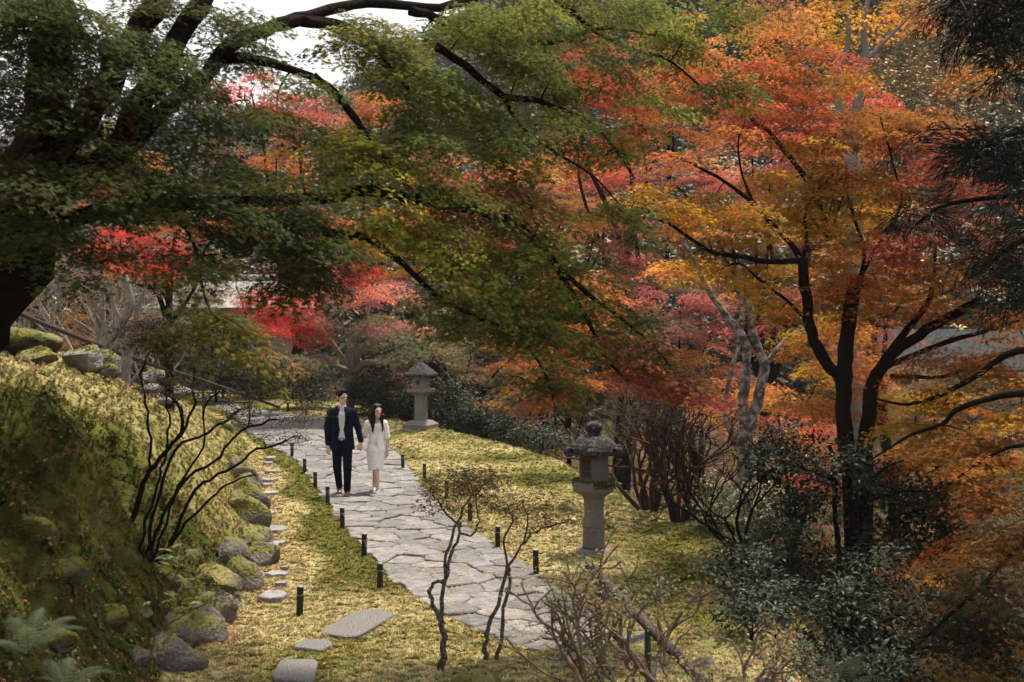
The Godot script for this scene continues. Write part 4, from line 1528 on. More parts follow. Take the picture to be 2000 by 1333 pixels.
func man(at: Vector3, yaw: float) -> void:
	var r := thing("person", "man in navy blazer, white shirt, dark trousers and glasses walking hand in hand, looking aside", "person", at)
	r.rotation.y = yaw
	var hx := Transform3D(Basis(Vector3.UP, 0.62) * Basis(Vector3.RIGHT, 0.02), V(0.0, 1.655, 0.01))
	var wr := V(-0.235, 0.845, 0.03)
	var wl := V(0.322, 0.895, 0.07)
	var white := Color.WHITE
	# the body, one continuous figure under the clothes
	var b := Buf.new()
	skin(b, [bone(V(-.08, 1.34, 0), V(.08, 1.34, 0), .07, .07, .7), bone(V(0, 1.3, 0), V(0, 0.98, 0), .08, .08, .7), bone(V(0, 1.40, -.01), V(0.003, 1.58, 0.0), .062, .056),
		bone(V(-.17, 1.41, 0), V(-.245, 1.17, -.02), .05, .042), bone(V(-.245, 1.17, -.02), wr, .042, .028), bone(V(.17, 1.41, 0), V(.265, 1.16, 0), .05, .042), bone(V(.265, 1.16, 0), wl, .042, .028),
		bone(V(-.085, .92, 0), V(-.08, .48, .05), .082, .055), bone(V(-.08, .48, .05), V(-.055, .10, -.20), .055, .036), bone(V(.085, .92, 0), V(.095, .48, .13), .082, .055), bone(V(.095, .48, .13), V(.092, .09, .17), .055, .036)], 0.014, 0.03, white)
	skin(b, turned(head(1.0), hx) + [bone(V(0, 1.48, -.005), V(0.003, 1.58, 0.0), .057, .056)], 0.006, 0.02, white)
	skin(b, turned(hand(1.0, 0.45), Transform3D(Basis(Vector3.UP, -0.9) * Basis(Vector3.RIGHT, -0.1), wr)), 0.004, 0.006, white)
	skin(b, turned(hand(-1.0, 0.75), Transform3D(Basis(Vector3.UP, 0.6) * Basis(Vector3.BACK, -0.25), wl)), 0.004, 0.006, white)
	obj("body", b.mesh(), M.skin, r)
	face(r, hx, Color.BLACK)
	var s := Buf.new()
	skin(s, [bone(V(-.065, 1.36, 0), V(-.06, .95, 0), .105, .105, .9), bone(V(.065, 1.36, 0), V(.06, .95, 0), .105, .105, .9), bone(V(-.02, 1.47, 0.0), V(.02, 1.47, 0.0), .062, .062), bone(V(0, 1.50, -.005), V(0, 1.535, -.008), .066, .064)], 0.010, 0.03, white, [], [bone(V(0, 1.55, .07), V(0, 1.44, .10), .030, .022)])
	obj("shirt", s.mesh(), M.shirt, r)
	var j := Buf.new()
	skin(j, [bone(V(-.10, 1.36, -.005), V(.10, 1.36, -.005), .118, .118, .85), bone(V(-.09, 1.38, 0), V(-.078, 1.12, 0), .112, .105, .95), bone(V(.09, 1.38, 0), V(.078, 1.12, 0), .112, .105, .95), bone(V(-.078, 1.12, 0), V(-.098, .80, 0), .105, .118), bone(V(.078, 1.12, 0), V(.098, .80, 0), .105, .118),
		bone(V(-.165, 1.425, 0), V(.165, 1.425, 0), .060, .060), bone(V(-.05, 1.49, -.02), V(.05, 1.49, -.02), .052, .052),
		bone(V(-.190, 1.41, 0), V(-.247, 1.17, -.02), .070, .058), bone(V(-.247, 1.17, -.02), V(-.237, .885, .022), .058, .046), bone(V(.190, 1.41, 0), V(.267, 1.16, 0), .070, .058), bone(V(.267, 1.16, 0), V(.316, .93, .06), .058, .046)], 0.010, 0.022, white, [[V(0, -1, 0), -.775]],
		[bone(V(0, 1.53, .11), V(0.0, 1.12, .145), .066, .062), bone(V(0.0, 1.12, .145), V(.0, .76, .16), .062, .105)])
	# lapels
	for e in [-1.0, 1.0]:
		skin(j, [bone(V(e * .052, 1.50, .055), V(e * .080, 1.36, .108), .016, .026, .5), bone(V(e * .080, 1.36, .108), V(e * .058, 1.16, .112), .026, .010, .5)], 0.007, 0.012, white)
	obj("jacket", j.mesh(), M.navy, r)
	var t := Buf.new()
	skin(t, [bone(V(-.06, .93, 0), V(.06, .93, 0), .108, .108, .95), bone(V(-.085, .90, 0), V(-.080, .48, .05), .098, .070), bone(V(-.080, .48, .05), V(-.056, .135, -.19), .070, .056), bone(V(.085, .90, 0), V(.096, .48, .13), .098, .070), bone(V(.096, .48, .13), V(.092, .115, .165), .070, .058)], 0.010, 0.022, white, [[V(0, 1, 0), .985]])
	obj("trousers", t.mesh(), M.trouser, r)
	var bl := Buf.new()
	var ring := PackedVector3Array()
	var rad := PackedFloat32Array()
	for i in 25:
		var a := TAU * i / 24.0
		ring.append(V(cos(a) * .168, .962, sin(a) * .106))
		rad.append(.014)
	bl.tube(ring, rad, 6, white)
	var belt := obj("belt", bl.mesh(), M.leather, r)
	var bk := Buf.new()
	bk.box(Transform3D(Basis(), V(0.0, .962, .122)), V(.022, .018, .005), white)
	obj("buckle", bk.mesh(false), M.brass, belt)
	for q in [[V(.092, .058, .13), V(.104, .034, .345), V(.092, .095, .155)], [V(-.055, .085, -.235), V(-.050, .036, -.04), V(-.056, .12, -.21)]]:
		var sh := Buf.new()
		skin(sh, [bone(q[0], q[1], .047, .038), bone(q[2], q[0], .042, .046), bone(q[0] - V(0, .018, 0), q[1] + V(0, -.008, .02), .040, .036)], 0.008, 0.02, white, [[V(0, -1, 0), -.004]])
		obj("shoe", sh.mesh(), M.leather, r)
	var h := Buf.new()
	skin(h, turned([bone(V(0, .062, -.030), V(0, .058, .010), .090, .086), bone(V(-.03, .125, .045), V(.03, .120, .055), .030, .028), bone(V(0, .02, -.055), V(0, -.02, -.06), .070, .055), bone(V(-.076, .05, .02), V(-.078, .0, .012), .018, .008), bone(V(.076, .05, .02), V(.078, .0, .012), .018, .008)], hx), 0.006, 0.02, white, [], turned([bone(V(0, -.045, .10), V(0, .045, .118), .085, .062)], hx))
	obj("hair", h.mesh(), M.hair, r)
	var g := Node3D.new()
	g.name = "glasses"
	r.add_child(g, true)
	for e in [-1.0, 1.0]:
		var f := Buf.new()
		var pts := PackedVector3Array()
		var rr := PackedFloat32Array()
		for i in 17:
			var a := TAU * i / 16.0
			pts.append(hx * V(e * .035 + cos(a) * .025, .010 + sin(a) * .019, .103 - absf(e * .035 + cos(a) * .025) * .10))
			rr.append(.0030)
		f.tube(pts, rr, 5, white)
		obj("rim", f.mesh(), M.black_frame, g)
		var tm := Buf.new()
		tm.tube(PackedVector3Array([hx * V(e * .060, .014, .096), hx * V(e * .088, .014, .02), hx * V(e * .088, .006, -.02)]), PackedFloat32Array([.003, .003, .003]), 5, white)
		obj("temple", tm.mesh(), M.black_frame, g)
	var br := Buf.new()
	br.tube(PackedVector3Array([hx * V(-.011, .013, .104), hx * V(.011, .013, .104)]), PackedFloat32Array([.003, .003]), 5, white)
	obj("bridge", br.mesh(), M.black_frame, g)

func woman(at: Vector3, yaw: float) -> void:
	var r := thing("person", "woman with long dark wavy hair in white knee length dress walking hand in hand", "person", at)
	r.rotation.y = yaw
	var white := Color.WHITE
	var hx := Transform3D(Basis(Vector3.UP, 0.50) * Basis(Vector3.RIGHT, -0.08), V(0.015, 1.40, 0.015))
	var wr := V(-.262, .835, .055)
	var wl := V(.192, .735, .04)
	var b := Buf.new()
	skin(b, [bone(V(-.06, 1.16, 0), V(.06, 1.16, 0), .06, .06, .7), bone(V(0, 1.12, 0), V(0, .90, 0), .065, .06, .7), bone(V(0, .86, 0), V(0, .78, 0), .07, .08, .7), bone(V(0, 1.20, -.01), V(.012, 1.34, .0), .046, .043),
		bone(V(-.145, 1.19, 0), V(-.215, .99, -.01), .040, .034), bone(V(-.215, .99, -.01), wr, .033, .022), bone(V(.145, 1.19, 0), V(.188, .95, -.01), .040, .034), bone(V(.188, .95, -.01), wl, .033, .022),
		bone(V(-.055, .78, -.01), V(-.02, .46, -.02), .066, .052), bone(V(-.02, .46, -.02), V(-.062, .115, -.22), .050, .029), bone(V(.055, .78, 0), V(.005, .45, .10), .066, .054), bone(V(.005, .45, .10), V(.036, .095, .16), .052, .030),
		bone(V(.036, .095, .16), V(.040, .030, .245), .030, .020), bone(V(-.062, .115, -.22), V(-.060, .035, -.14), .029, .020)], 0.012, 0.025, white)
	skin(b, turned(head(0.93), hx) + [bone(V(.005, 1.25, -.005), V(.012, 1.34, .0), .045, .043)], 0.006, 0.02, white)
	skin(b, turned(hand(-1.0, 0.6, 0.88), Transform3D(Basis(Vector3.UP, -0.7) * Basis(Vector3.BACK, -0.35), wr)), 0.004, 0.006, white)
	skin(b, turned(hand(-1.0, 0.5, 0.88), Transform3D(Basis(Vector3.UP, 0.9), wl)), 0.004, 0.006, white)
	obj("body", b.mesh(), M.skin, r)
	face(r, hx, Color.BLACK)
	var d := Buf.new()
	skin(d, [bone(V(-.065, 1.15, .01), V(.065, 1.15, .01), .095, .095, .95), bone(V(-.12, 1.205, 0), V(.12, 1.205, 0), .048, .048), bone(V(-.05, 1.12, 0), V(-.045, .94, 0), .090, .080, .95), bone(V(.05, 1.12, 0), V(.045, .94, 0), .090, .080, .95),
		bone(V(-.045, .94, 0), V(-.07, .74, -.005), .080, .102, 1.05), bone(V(.045, .94, 0), V(.07, .74, -.005), .080, .102, 1.05), bone(V(-.07, .74, 0), V(-.045, .42, .02), .102, .098, 1.1), bone(V(.07, .74, 0), V(.040, .46, .05), .102, .088, 1.1), bone(V(0, .70, .03), V(.0, .42, .07), .10, .10, 1.1),
		bone(V(-.140, 1.195, 0), V(-.205, 1.01, -.01), .058, .052), bone(V(.140, 1.195, 0), V(.184, .965, -.01), .058, .054)], 0.009, 0.022, white, [[V(.16, -1, 0).normalized(), -.405], [V(0, 1, 0), 1.262]], [bone(V(.010, 1.30, .05), V(.010, 1.25, .06), .05, .06), bone(V(.075, .60, .24), V(.045, .36, .20), .012, .075)])
	# the wrapped fold across the skirt and the gathers at the waist
	skin(d, [bone(V(.035, .92, .085), V(.062, .72, .118), .012, .016), bone(V(.062, .72, .118), V(.052, .52, .135), .016, .010)], 0.007, 0.014, white)
	for i in 4:
		skin(d, [bone(V(.030, .905 - i * .012, .088), V(-.085, .86 - i * .035, .088 - i * .004), .007, .004)], 0.006, 0.01, white)
	obj("dress", d.mesh(), M.dress, r)
	for q in [[V(.036, .055, .155), V(.042, .018, .275), V(.036, .0, .125)], [V(-.062, .075, -.225), V(-.060, .020, -.11), V(-.062, .01, -.25)]]:
		var sh := Buf.new()
		skin(sh, [bone(q[0], q[1], .030, .026), bone(q[0] + V(0, -.005, -.02), q[1] + V(0, .0, -.02), .030, .024), bone(q[0] + V(0, -.01, -.025), q[2] + V(0, .01, -.02), .016, .008)], 0.006, 0.012, white, [[V(0, 1, 0), q[0].y + .012]])
		obj("shoe", sh.mesh(), M.white_leather, r)
		var st := Buf.new()
		var pts := PackedVector3Array()
		var rad := PackedFloat32Array()
		for i in 13:
			var a := TAU * i / 12.0
			pts.append(q[0] + V(cos(a) * .034, .045, sin(a) * .034 - .005))
			rad.append(.004)
		st.tube(pts, rad, 5, white)
		obj("ankle_strap", st.mesh(), M.white_leather, r)
	var h := Buf.new()
	var locks := [bone(V(0, .060, -.028), V(0, .052, .004), .088, .083), bone(V(-.045, .095, .03), V(-.078, .0, .03), .034, .026), bone(V(.045, .095, .03), V(.080, .0, .02), .034, .024), bone(V(0, .03, -.07), V(0, -.14, -.075), .075, .075), bone(V(-.05, 0, -.05), V(-.075, -.17, -.035), .055, .050), bone(V(.05, 0, -.05), V(.07, -.16, -.04), .05, .045)]
	var hair := turned(locks, hx)
	for c in [[-.088, .03, .075, -.060, .3], [-.105, .0, .05, -.075, 1.4], [-.120, -.02, .02, -.09, 2.6], [.100, .02, .065, .112, .8], [.085, .0, .05, .092, 2.0], [-.07, .05, .088, -.035, 3.1]]:
		var p := hx * V(c[0] * 0.85, c[1] - .03, -.005)
		for i in 6:
			var t := (i + 1) / 6.0
			var e := V(lerpf(hx.origin.x + c[0], c[3], t) + sin(t * 9.0 + c[4]) * .014, lerpf(1.37, 1.075 - c[1] * 0.6, t), lerpf(.01, c[2] + .02, minf(t * 1.5, 1.0)) + cos(t * 8.0 + c[4]) * .010)
			hair.append(bone(p, e, .030 - .018 * maxf(t - .166, 0), .030 - .022 * t))
			p = e
	skin(h, hair, 0.007, 0.014, white, [], turned([bone(V(0, -.055, .11), V(0, .045, .118), .070, .056)], hx))
	obj("hair", h.mesh(), M.hair, r)

# ---------------------------------------------------------------- trees and shrubs
func near_maple() -> void:
	rng.seed = 61
	var L := [
		limb(.40, .27, [-230, 890, 8.5, -90, 660, 8.5, -8, 520, 8.5, 50, 400, 8.5, 105, 290, 8.6]),
		limb(.22, .07, [40, 430, 8.5, 85, 270, 8.4, 95, 140, 8.3, 110, -20, 8.6, 120, -250, 9.6, 60, -480, 10.5]),
		limb(.12, .08, [90, 320, 8.5, 190, 200, 8.7, 245, 100, 8.8, 310, -20, 9.2, 340, -200, 11.0, 330, -330, 12.5]),
		limb(.115, .075, [100, 350, 8.5, 195, 330, 8.5, 280, 195, 8.7, 330, 110, 8.8, 400, -10, 9.0]),
		limb(.078, .036, [130, 360, 8.5, 205, 325, 8.4, 300, 235, 8.6, 385, 165, 8.8, 450, 90, 9.1, 540, 48, 9.5, 620, 25, 9.9, 720, 8, 10.4, 860, 14, 11.0, 930, -4, 11.4]),
		limb(.055, .014, [540, 48, 9.5, 640, 42, 9.8, 710, 75, 10.0, 790, 130, 10.2, 850, 180, 10.4]),
		limb(.050, .012, [590, 40, 9.6, 680, 65, 9.8, 760, 130, 9.9, 800, 180, 10.0]),
		limb(.045, .012, [610, 150, 9.4, 650, 180, 9.5, 695, 235, 9.6, 750, 310, 9.7, 800, 370, 9.8, 830, 400, 9.8]),
		limb(.05, .03, [430, 110, 9.1, 520, 120, 9.3, 610, 150, 9.4]),
		limb(.07, .04, [20, 470, 8.5, 180, 420, 8.6, 330, 400, 8.8, 450, 396, 9.0, 550, 392, 9.3]),
		limb(.055, .045, [550, 392, 9.3, 640, 386, 9.5, 712, 372, 9.6, 790, 386, 9.7, 870, 400, 9.8, 935, 410, 9.9]),
		limb(.045, .010, [935, 410, 9.9, 1010, 440, 10.1, 1065, 490, 10.3, 1110, 560, 10.5, 1155, 640, 10.7, 1185, 700, 10.8, 1230, 750, 10.9]),
		limb(.030, .008, [1065, 490, 10.3, 1130, 560, 10.5, 1210, 620, 10.7, 1290, 690, 10.9, 1340, 770, 11.0]),
		limb(.045, .028, [500, 425, 9.2, 650, 455, 9.4, 715, 467, 9.5, 780, 510, 9.6]),
		limb(.028, .008, [780, 510, 9.6, 850, 575, 9.8, 920, 615, 9.9, 1000, 650, 10.1, 1060, 720, 10.2, 1085, 800, 10.3]),
		limb(.045, .03, [800, 20, 10.7, 870, 40, 10.9, 920, 68, 11.0, 1005, 86, 11.1, 1090, 80, 11.2]),
		limb(.028, .010, [1090, 80, 11.2, 1180, 55, 11.4, 1280, 70, 11.6]),
		limb(.040, .024, [850, 90, 10.4, 910, 130, 10.5, 980, 186, 10.6, 1040, 195, 10.7, 1100, 214, 10.8]),
		limb(.022, .007, [1100, 214, 10.8, 1160, 245, 10.9, 1200, 290, 11.0, 1240, 350, 11.1]),
		limb(.022, .007, [980, 186, 10.6, 1020, 250, 10.6, 1080, 295, 10.7, 1160, 345, 10.8, 1210, 400, 10.9]),
		limb(.035, .008, [1060, -20, 11.2, 1115, 20, 11.3, 1160, 60, 11.4, 1230, 95, 11.6, 1310, 120, 11.8, 1400, 200, 12.0]),
		limb(.020, .006, [550, 392, 9.3, 590, 420, 9.2, 600, 470, 9.1, 610, 540, 9.0]),
		limb(.018, .006, [330, 400, 8.8, 380, 480, 8.6, 400, 580, 8.4, 450, 690, 8.2]),
	]
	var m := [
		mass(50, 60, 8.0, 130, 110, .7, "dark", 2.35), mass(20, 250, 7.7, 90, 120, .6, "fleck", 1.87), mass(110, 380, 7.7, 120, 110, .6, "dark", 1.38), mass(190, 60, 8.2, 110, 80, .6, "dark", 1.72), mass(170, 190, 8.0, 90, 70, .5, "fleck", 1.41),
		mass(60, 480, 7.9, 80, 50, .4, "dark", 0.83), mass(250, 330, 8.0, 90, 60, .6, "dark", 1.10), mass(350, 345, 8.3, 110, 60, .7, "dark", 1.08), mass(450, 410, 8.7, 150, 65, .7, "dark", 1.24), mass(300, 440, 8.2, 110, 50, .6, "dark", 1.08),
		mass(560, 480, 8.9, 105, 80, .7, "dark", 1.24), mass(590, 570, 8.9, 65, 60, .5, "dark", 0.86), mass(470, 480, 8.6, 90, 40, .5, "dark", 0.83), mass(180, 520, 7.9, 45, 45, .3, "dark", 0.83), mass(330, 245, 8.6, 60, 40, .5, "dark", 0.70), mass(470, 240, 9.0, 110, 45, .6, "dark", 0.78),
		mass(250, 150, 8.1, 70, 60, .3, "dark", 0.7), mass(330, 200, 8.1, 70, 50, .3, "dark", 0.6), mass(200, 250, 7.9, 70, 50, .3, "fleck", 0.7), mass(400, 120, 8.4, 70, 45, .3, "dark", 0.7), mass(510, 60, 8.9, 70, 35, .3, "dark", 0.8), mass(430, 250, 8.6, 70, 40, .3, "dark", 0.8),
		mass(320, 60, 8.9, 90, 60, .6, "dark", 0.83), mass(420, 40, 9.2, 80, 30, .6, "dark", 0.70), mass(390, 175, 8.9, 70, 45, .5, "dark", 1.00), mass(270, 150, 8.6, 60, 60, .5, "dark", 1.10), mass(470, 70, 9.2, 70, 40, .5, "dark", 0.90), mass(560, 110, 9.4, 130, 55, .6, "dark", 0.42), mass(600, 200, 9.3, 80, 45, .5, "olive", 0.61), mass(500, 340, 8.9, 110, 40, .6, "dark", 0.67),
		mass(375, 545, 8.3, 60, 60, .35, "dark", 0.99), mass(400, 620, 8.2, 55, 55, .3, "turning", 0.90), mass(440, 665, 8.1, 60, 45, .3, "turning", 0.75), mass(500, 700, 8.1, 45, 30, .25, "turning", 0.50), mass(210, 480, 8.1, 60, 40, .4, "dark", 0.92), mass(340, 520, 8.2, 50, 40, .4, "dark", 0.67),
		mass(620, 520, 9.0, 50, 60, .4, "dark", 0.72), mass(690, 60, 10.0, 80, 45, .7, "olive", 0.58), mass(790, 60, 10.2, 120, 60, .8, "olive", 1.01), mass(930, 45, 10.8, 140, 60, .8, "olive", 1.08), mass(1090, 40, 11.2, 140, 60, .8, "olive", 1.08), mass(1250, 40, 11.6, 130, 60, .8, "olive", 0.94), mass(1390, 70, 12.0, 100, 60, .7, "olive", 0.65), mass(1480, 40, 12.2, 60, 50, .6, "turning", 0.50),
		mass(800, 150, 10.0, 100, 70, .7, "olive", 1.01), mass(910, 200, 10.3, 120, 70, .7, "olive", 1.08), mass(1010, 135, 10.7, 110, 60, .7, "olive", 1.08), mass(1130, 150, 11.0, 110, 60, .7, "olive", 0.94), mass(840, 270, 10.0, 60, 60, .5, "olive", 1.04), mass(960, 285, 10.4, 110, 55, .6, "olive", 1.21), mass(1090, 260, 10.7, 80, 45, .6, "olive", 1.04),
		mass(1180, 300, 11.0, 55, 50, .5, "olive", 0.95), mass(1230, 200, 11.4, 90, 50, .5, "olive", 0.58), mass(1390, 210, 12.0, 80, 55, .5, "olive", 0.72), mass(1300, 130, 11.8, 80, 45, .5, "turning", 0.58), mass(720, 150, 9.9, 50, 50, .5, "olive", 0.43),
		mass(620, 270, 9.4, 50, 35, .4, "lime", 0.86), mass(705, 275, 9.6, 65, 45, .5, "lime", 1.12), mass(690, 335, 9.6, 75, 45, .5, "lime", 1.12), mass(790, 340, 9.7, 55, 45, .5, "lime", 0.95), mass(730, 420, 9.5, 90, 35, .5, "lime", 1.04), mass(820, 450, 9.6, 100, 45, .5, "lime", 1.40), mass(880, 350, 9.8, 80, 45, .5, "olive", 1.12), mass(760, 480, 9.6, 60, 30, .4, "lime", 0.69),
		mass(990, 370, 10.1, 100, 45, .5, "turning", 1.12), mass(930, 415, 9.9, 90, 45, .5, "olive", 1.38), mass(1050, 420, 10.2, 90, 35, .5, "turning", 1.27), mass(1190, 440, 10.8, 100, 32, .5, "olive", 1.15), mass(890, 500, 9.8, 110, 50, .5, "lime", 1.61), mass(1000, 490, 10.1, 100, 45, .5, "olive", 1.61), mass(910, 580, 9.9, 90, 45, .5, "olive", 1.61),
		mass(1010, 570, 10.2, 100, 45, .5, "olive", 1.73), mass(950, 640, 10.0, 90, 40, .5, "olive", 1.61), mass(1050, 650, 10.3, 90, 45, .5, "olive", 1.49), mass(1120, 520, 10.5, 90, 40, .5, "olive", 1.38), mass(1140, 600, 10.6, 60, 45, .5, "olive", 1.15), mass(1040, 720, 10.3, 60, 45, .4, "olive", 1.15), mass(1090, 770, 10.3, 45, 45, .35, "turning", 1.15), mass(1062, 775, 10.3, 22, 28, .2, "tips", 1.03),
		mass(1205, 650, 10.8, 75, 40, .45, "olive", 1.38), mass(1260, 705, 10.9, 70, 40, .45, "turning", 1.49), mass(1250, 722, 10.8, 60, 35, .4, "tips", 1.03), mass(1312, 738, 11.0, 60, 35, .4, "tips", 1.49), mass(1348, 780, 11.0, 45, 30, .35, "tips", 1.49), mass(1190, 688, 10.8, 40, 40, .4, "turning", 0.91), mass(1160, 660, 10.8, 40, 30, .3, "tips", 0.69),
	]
	# unseen rest of the crown beyond the view, masses added to shade the mound
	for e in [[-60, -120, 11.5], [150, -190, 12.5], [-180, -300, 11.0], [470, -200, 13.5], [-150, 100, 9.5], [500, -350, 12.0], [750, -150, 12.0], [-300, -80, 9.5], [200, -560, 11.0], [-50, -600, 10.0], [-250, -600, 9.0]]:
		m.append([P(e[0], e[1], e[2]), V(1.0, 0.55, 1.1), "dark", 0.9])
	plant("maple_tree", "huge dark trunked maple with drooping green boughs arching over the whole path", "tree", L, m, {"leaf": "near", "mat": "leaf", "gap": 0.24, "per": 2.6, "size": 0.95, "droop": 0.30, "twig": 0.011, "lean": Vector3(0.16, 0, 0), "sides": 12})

func right_maples() -> void:
	rng.seed = 71
	var foot := Vector3(P(1668, 900, 15).x, -3.4, -15.0)
	var L := [
		[0.115, 0.085, foot, P(1668, 1000, 15), P(1652, 900, 15), P(1650, 770, 15), P(1652, 700, 15), P(1660, 620, 15), P(1668, 570, 15), P(1676, 548, 15)],
		[0.105, 0.09, foot + Vector3(0.15, 0, 0), P(1692, 1000, 15.0), P(1692, 870, 14.95), P(1702, 760, 14.9)],
		limb(0.087, 0.049, [1702, 760, 14.9, 1735, 700, 14.8, 1795, 655, 14.6, 1860, 615, 14.3, 1910, 590, 14.0]),
		limb(0.056, 0.028, [1700, 750, 14.9, 1760, 660, 14.9, 1800, 610, 14.8, 1815, 585, 14.8, 1825, 545, 14.7]),
		limb(0.081, 0.063, [1652, 750, 15, 1612, 705, 14.9, 1585, 650, 14.8, 1576, 580, 14.7, 1566, 506, 14.6]),
		limb(0.046, 0.014, [1566, 506, 14.6, 1540, 470, 14.5, 1500, 430, 14.4, 1462, 390, 14.3, 1400, 345, 14.1, 1330, 310, 13.9]),
		limb(0.025, 0.007, [1500, 430, 14.4, 1470, 390, 14.4, 1450, 340, 14.3, 1442, 280, 14.2, 1455, 240, 14.2]),
		limb(0.040, 0.014, [1566, 506, 14.6, 1510, 512, 14.5, 1440, 500, 14.3, 1390, 492, 14.2, 1340, 460, 14.0, 1305, 436, 13.9, 1255, 425, 13.8]),
		limb(0.028, 0.010, [1582, 630, 14.8, 1540, 590, 14.7, 1485, 548, 14.5, 1445, 515, 14.4, 1400, 530, 14.2]),
		limb(0.031, 0.010, [1568, 515, 14.6, 1576, 460, 14.7, 1574, 410, 14.8, 1600, 370, 14.9, 1640, 330, 15.0]),
		limb(0.046, 0.021, [1620, 470, 15.2, 1590, 375, 15.3, 1545, 310, 15.4, 1500, 255, 15.5, 1470, 235, 15.5, 1440, 180, 15.6]),
		limb(0.031, 0.014, [1672, 560, 15, 1690, 500, 15.0, 1670, 430, 15.1, 1650, 380, 15.2, 1620, 470, 15.2]),
		limb(0.031, 0.010, [1676, 548, 15, 1720, 470, 14.9, 1760, 400, 14.7, 1745, 320, 14.6, 1720, 230, 14.6]),
		limb(0.043, 0.014, [1720, 720, 14.8, 1850, 668, 14.3, 1950, 640, 13.9, 2060, 600, 13.6]),
		limb(0.031, 0.008, [1740, 735, 14.8, 1850, 735, 14.4, 1930, 700, 14.1, 2030, 668, 13.8]),
		limb(0.025, 0.007, [1825, 545, 14.7, 1830, 480, 14.6, 1850, 400, 14.5, 1880, 330, 14.4]),
	]
	var m := [
		mass(1320, 400, 14.0, 90, 50, .8, "gold", 1.1), mass(1440, 430, 14.4, 110, 55, .9, "gold", 1.3), mass(1410, 520, 14.3, 100, 45, .8, "gold", 1.2), mass(1560, 400, 15.0, 100, 70, .9, "gold", 1.3), mass(1640, 450, 15.2, 100, 70, .9, "gold", 1.3), mass(1550, 310, 15.3, 90, 55, .8, "gold", 1.0), mass(1510, 590, 14.8, 80, 45, .7, "gold", 0.9), mass(1620, 560, 15.1, 80, 50, .8, "rust", 1.0), mass(1600, 640, 15.4, 60, 50, .7, "gold", 0.7),
		mass(1720, 500, 14.5, 130, 50, .8, "wine", 1.4), mass(1800, 460, 14.4, 90, 40, .7, "wine", 1.0), mass(1770, 580, 14.8, 110, 55, .8, "rust", 1.2), mass(1870, 530, 14.2, 90, 60, .8, "rust", 1.1), mass(1490, 220, 15.5, 130, 60, .9, "scarlet", 1.3), mass(1600, 180, 15.8, 110, 60, .9, "rust", 1.2), mass(1710, 240, 15.0, 110, 60, .9, "rust", 1.5), mass(1790, 330, 14.6, 120, 60, .9, "wine", 1.5), mass(1890, 370, 14.2, 110, 50, .8, "wine", 1.2),
		mass(1850, 250, 14.8, 100, 60, .9, "rust", 1.2), mass(1930, 150, 15.0, 50, 40, .8, "rust", 0.8), mass(1700, 370, 15.0, 90, 50, .8, "gold", 1.1), mass(1910, 460, 14.0, 80, 50, .7, "rust", 1.1), mass(1400, 160, 15.2, 100, 70, .8, "scarlet", 1.1), mass(1330, 90, 15.4, 80, 60, .8, "orange", 0.8), mass(1520, 70, 16.0, 120, 65, .9, "orange", 1.2), mass(1430, 260, 14.5, 60, 40, .6, "orange", 0.7), mass(1330, 310, 14.0, 50, 25, .5, "orange", 0.5),
		mass(1680, 640, 15.6, 80, 50, .7, "rust", 0.8), mass(1960, 640, 14.0, 90, 50, .8, "rust", 1.0), mass(1620, 120, 16, 80, 40, .8, "wine", 0.9), mass(1640, 350, 15.0, 70, 40, .6, "rust", 1.0),
	]
	plant("maple_tree", "forked dark maple with golden and rust red leaves above the dark shrubs", "tree", L, m, {"leaf": "mid", "gap": 0.28, "per": 1.9, "size": 0.9, "twig": 0.013, "droop": 0.2, "sides": 12})
	# the maple beyond the frame's edge whose boughs reach in
	rng.seed = 72
	var f2 := Vector3(P(2300, 900, 12.5).x, -2.5, -12.5)
	L = [[0.22, 0.16, f2, P(2290, 1000, 12.5), P(2270, 780, 12.5), P(2250, 640, 12.6)],
		limb(.06, .010, [2265, 740, 12.5, 2120, 700, 12.6, 1990, 685, 12.8, 1900, 740, 13.0, 1820, 780, 13.2, 1760, 790, 13.3, 1700, 775, 13.4]),
		limb(.06, .010, [2275, 860, 12.5, 2120, 790, 12.4, 1990, 770, 12.5, 1880, 795, 12.7, 1840, 830, 12.8, 1780, 850, 13.0, 1700, 900, 13.2]),
		limb(.045, .008, [2285, 960, 12.5, 2150, 900, 12.2, 2000, 870, 12.1, 1920, 900, 12.2, 1850, 950, 12.4]),
		limb(.045, .008, [2290, 1050, 12.0, 2150, 1010, 10.8, 2000, 1060, 10.2, 1950, 1110, 10.0, 1905, 1160, 9.9, 1840, 1215, 9.9, 1755, 1300, 9.9])]
	m = [mass(1830, 730, 13.6, 110, 45, .8, "rust", 1.1), mass(1930, 790, 13.0, 100, 50, .8, "gold", 0.9), mass(1800, 850, 13.4, 100, 45, .8, "gold", 0.9), mass(1900, 880, 12.8, 110, 50, .8, "rust", 1.1), mass(1950, 960, 12.3, 80, 50, .7, "rust", 1.2), mass(1840, 960, 13.0, 60, 35, .6, "rust", 0.8), mass(1960, 1050, 10.2, 70, 60, .6, "ember", 1.2),
		mass(1890, 1080, 10.3, 70, 45, .6, "rust", 0.9), mass(1820, 1050, 12.6, 60, 30, .5, "orange", 0.7), mass(1780, 1100, 12.6, 50, 25, .4, "orange", 0.6), mass(1900, 1170, 9.8, 80, 55, .5, "ember", 1.0), mass(1970, 1190, 9.5, 60, 70, .5, "bronze", 1.2), mass(1850, 1240, 9.7, 60, 40, .4, "bronze", 0.6), mass(1740, 930, 13.8, 50, 40, .5, "rust", 0.6), mass(1960, 720, 13.2, 70, 50, .6, "rust", 0.8), mass(1930, 1290, 9.3, 80, 50, .5, "ember", 0.9)]
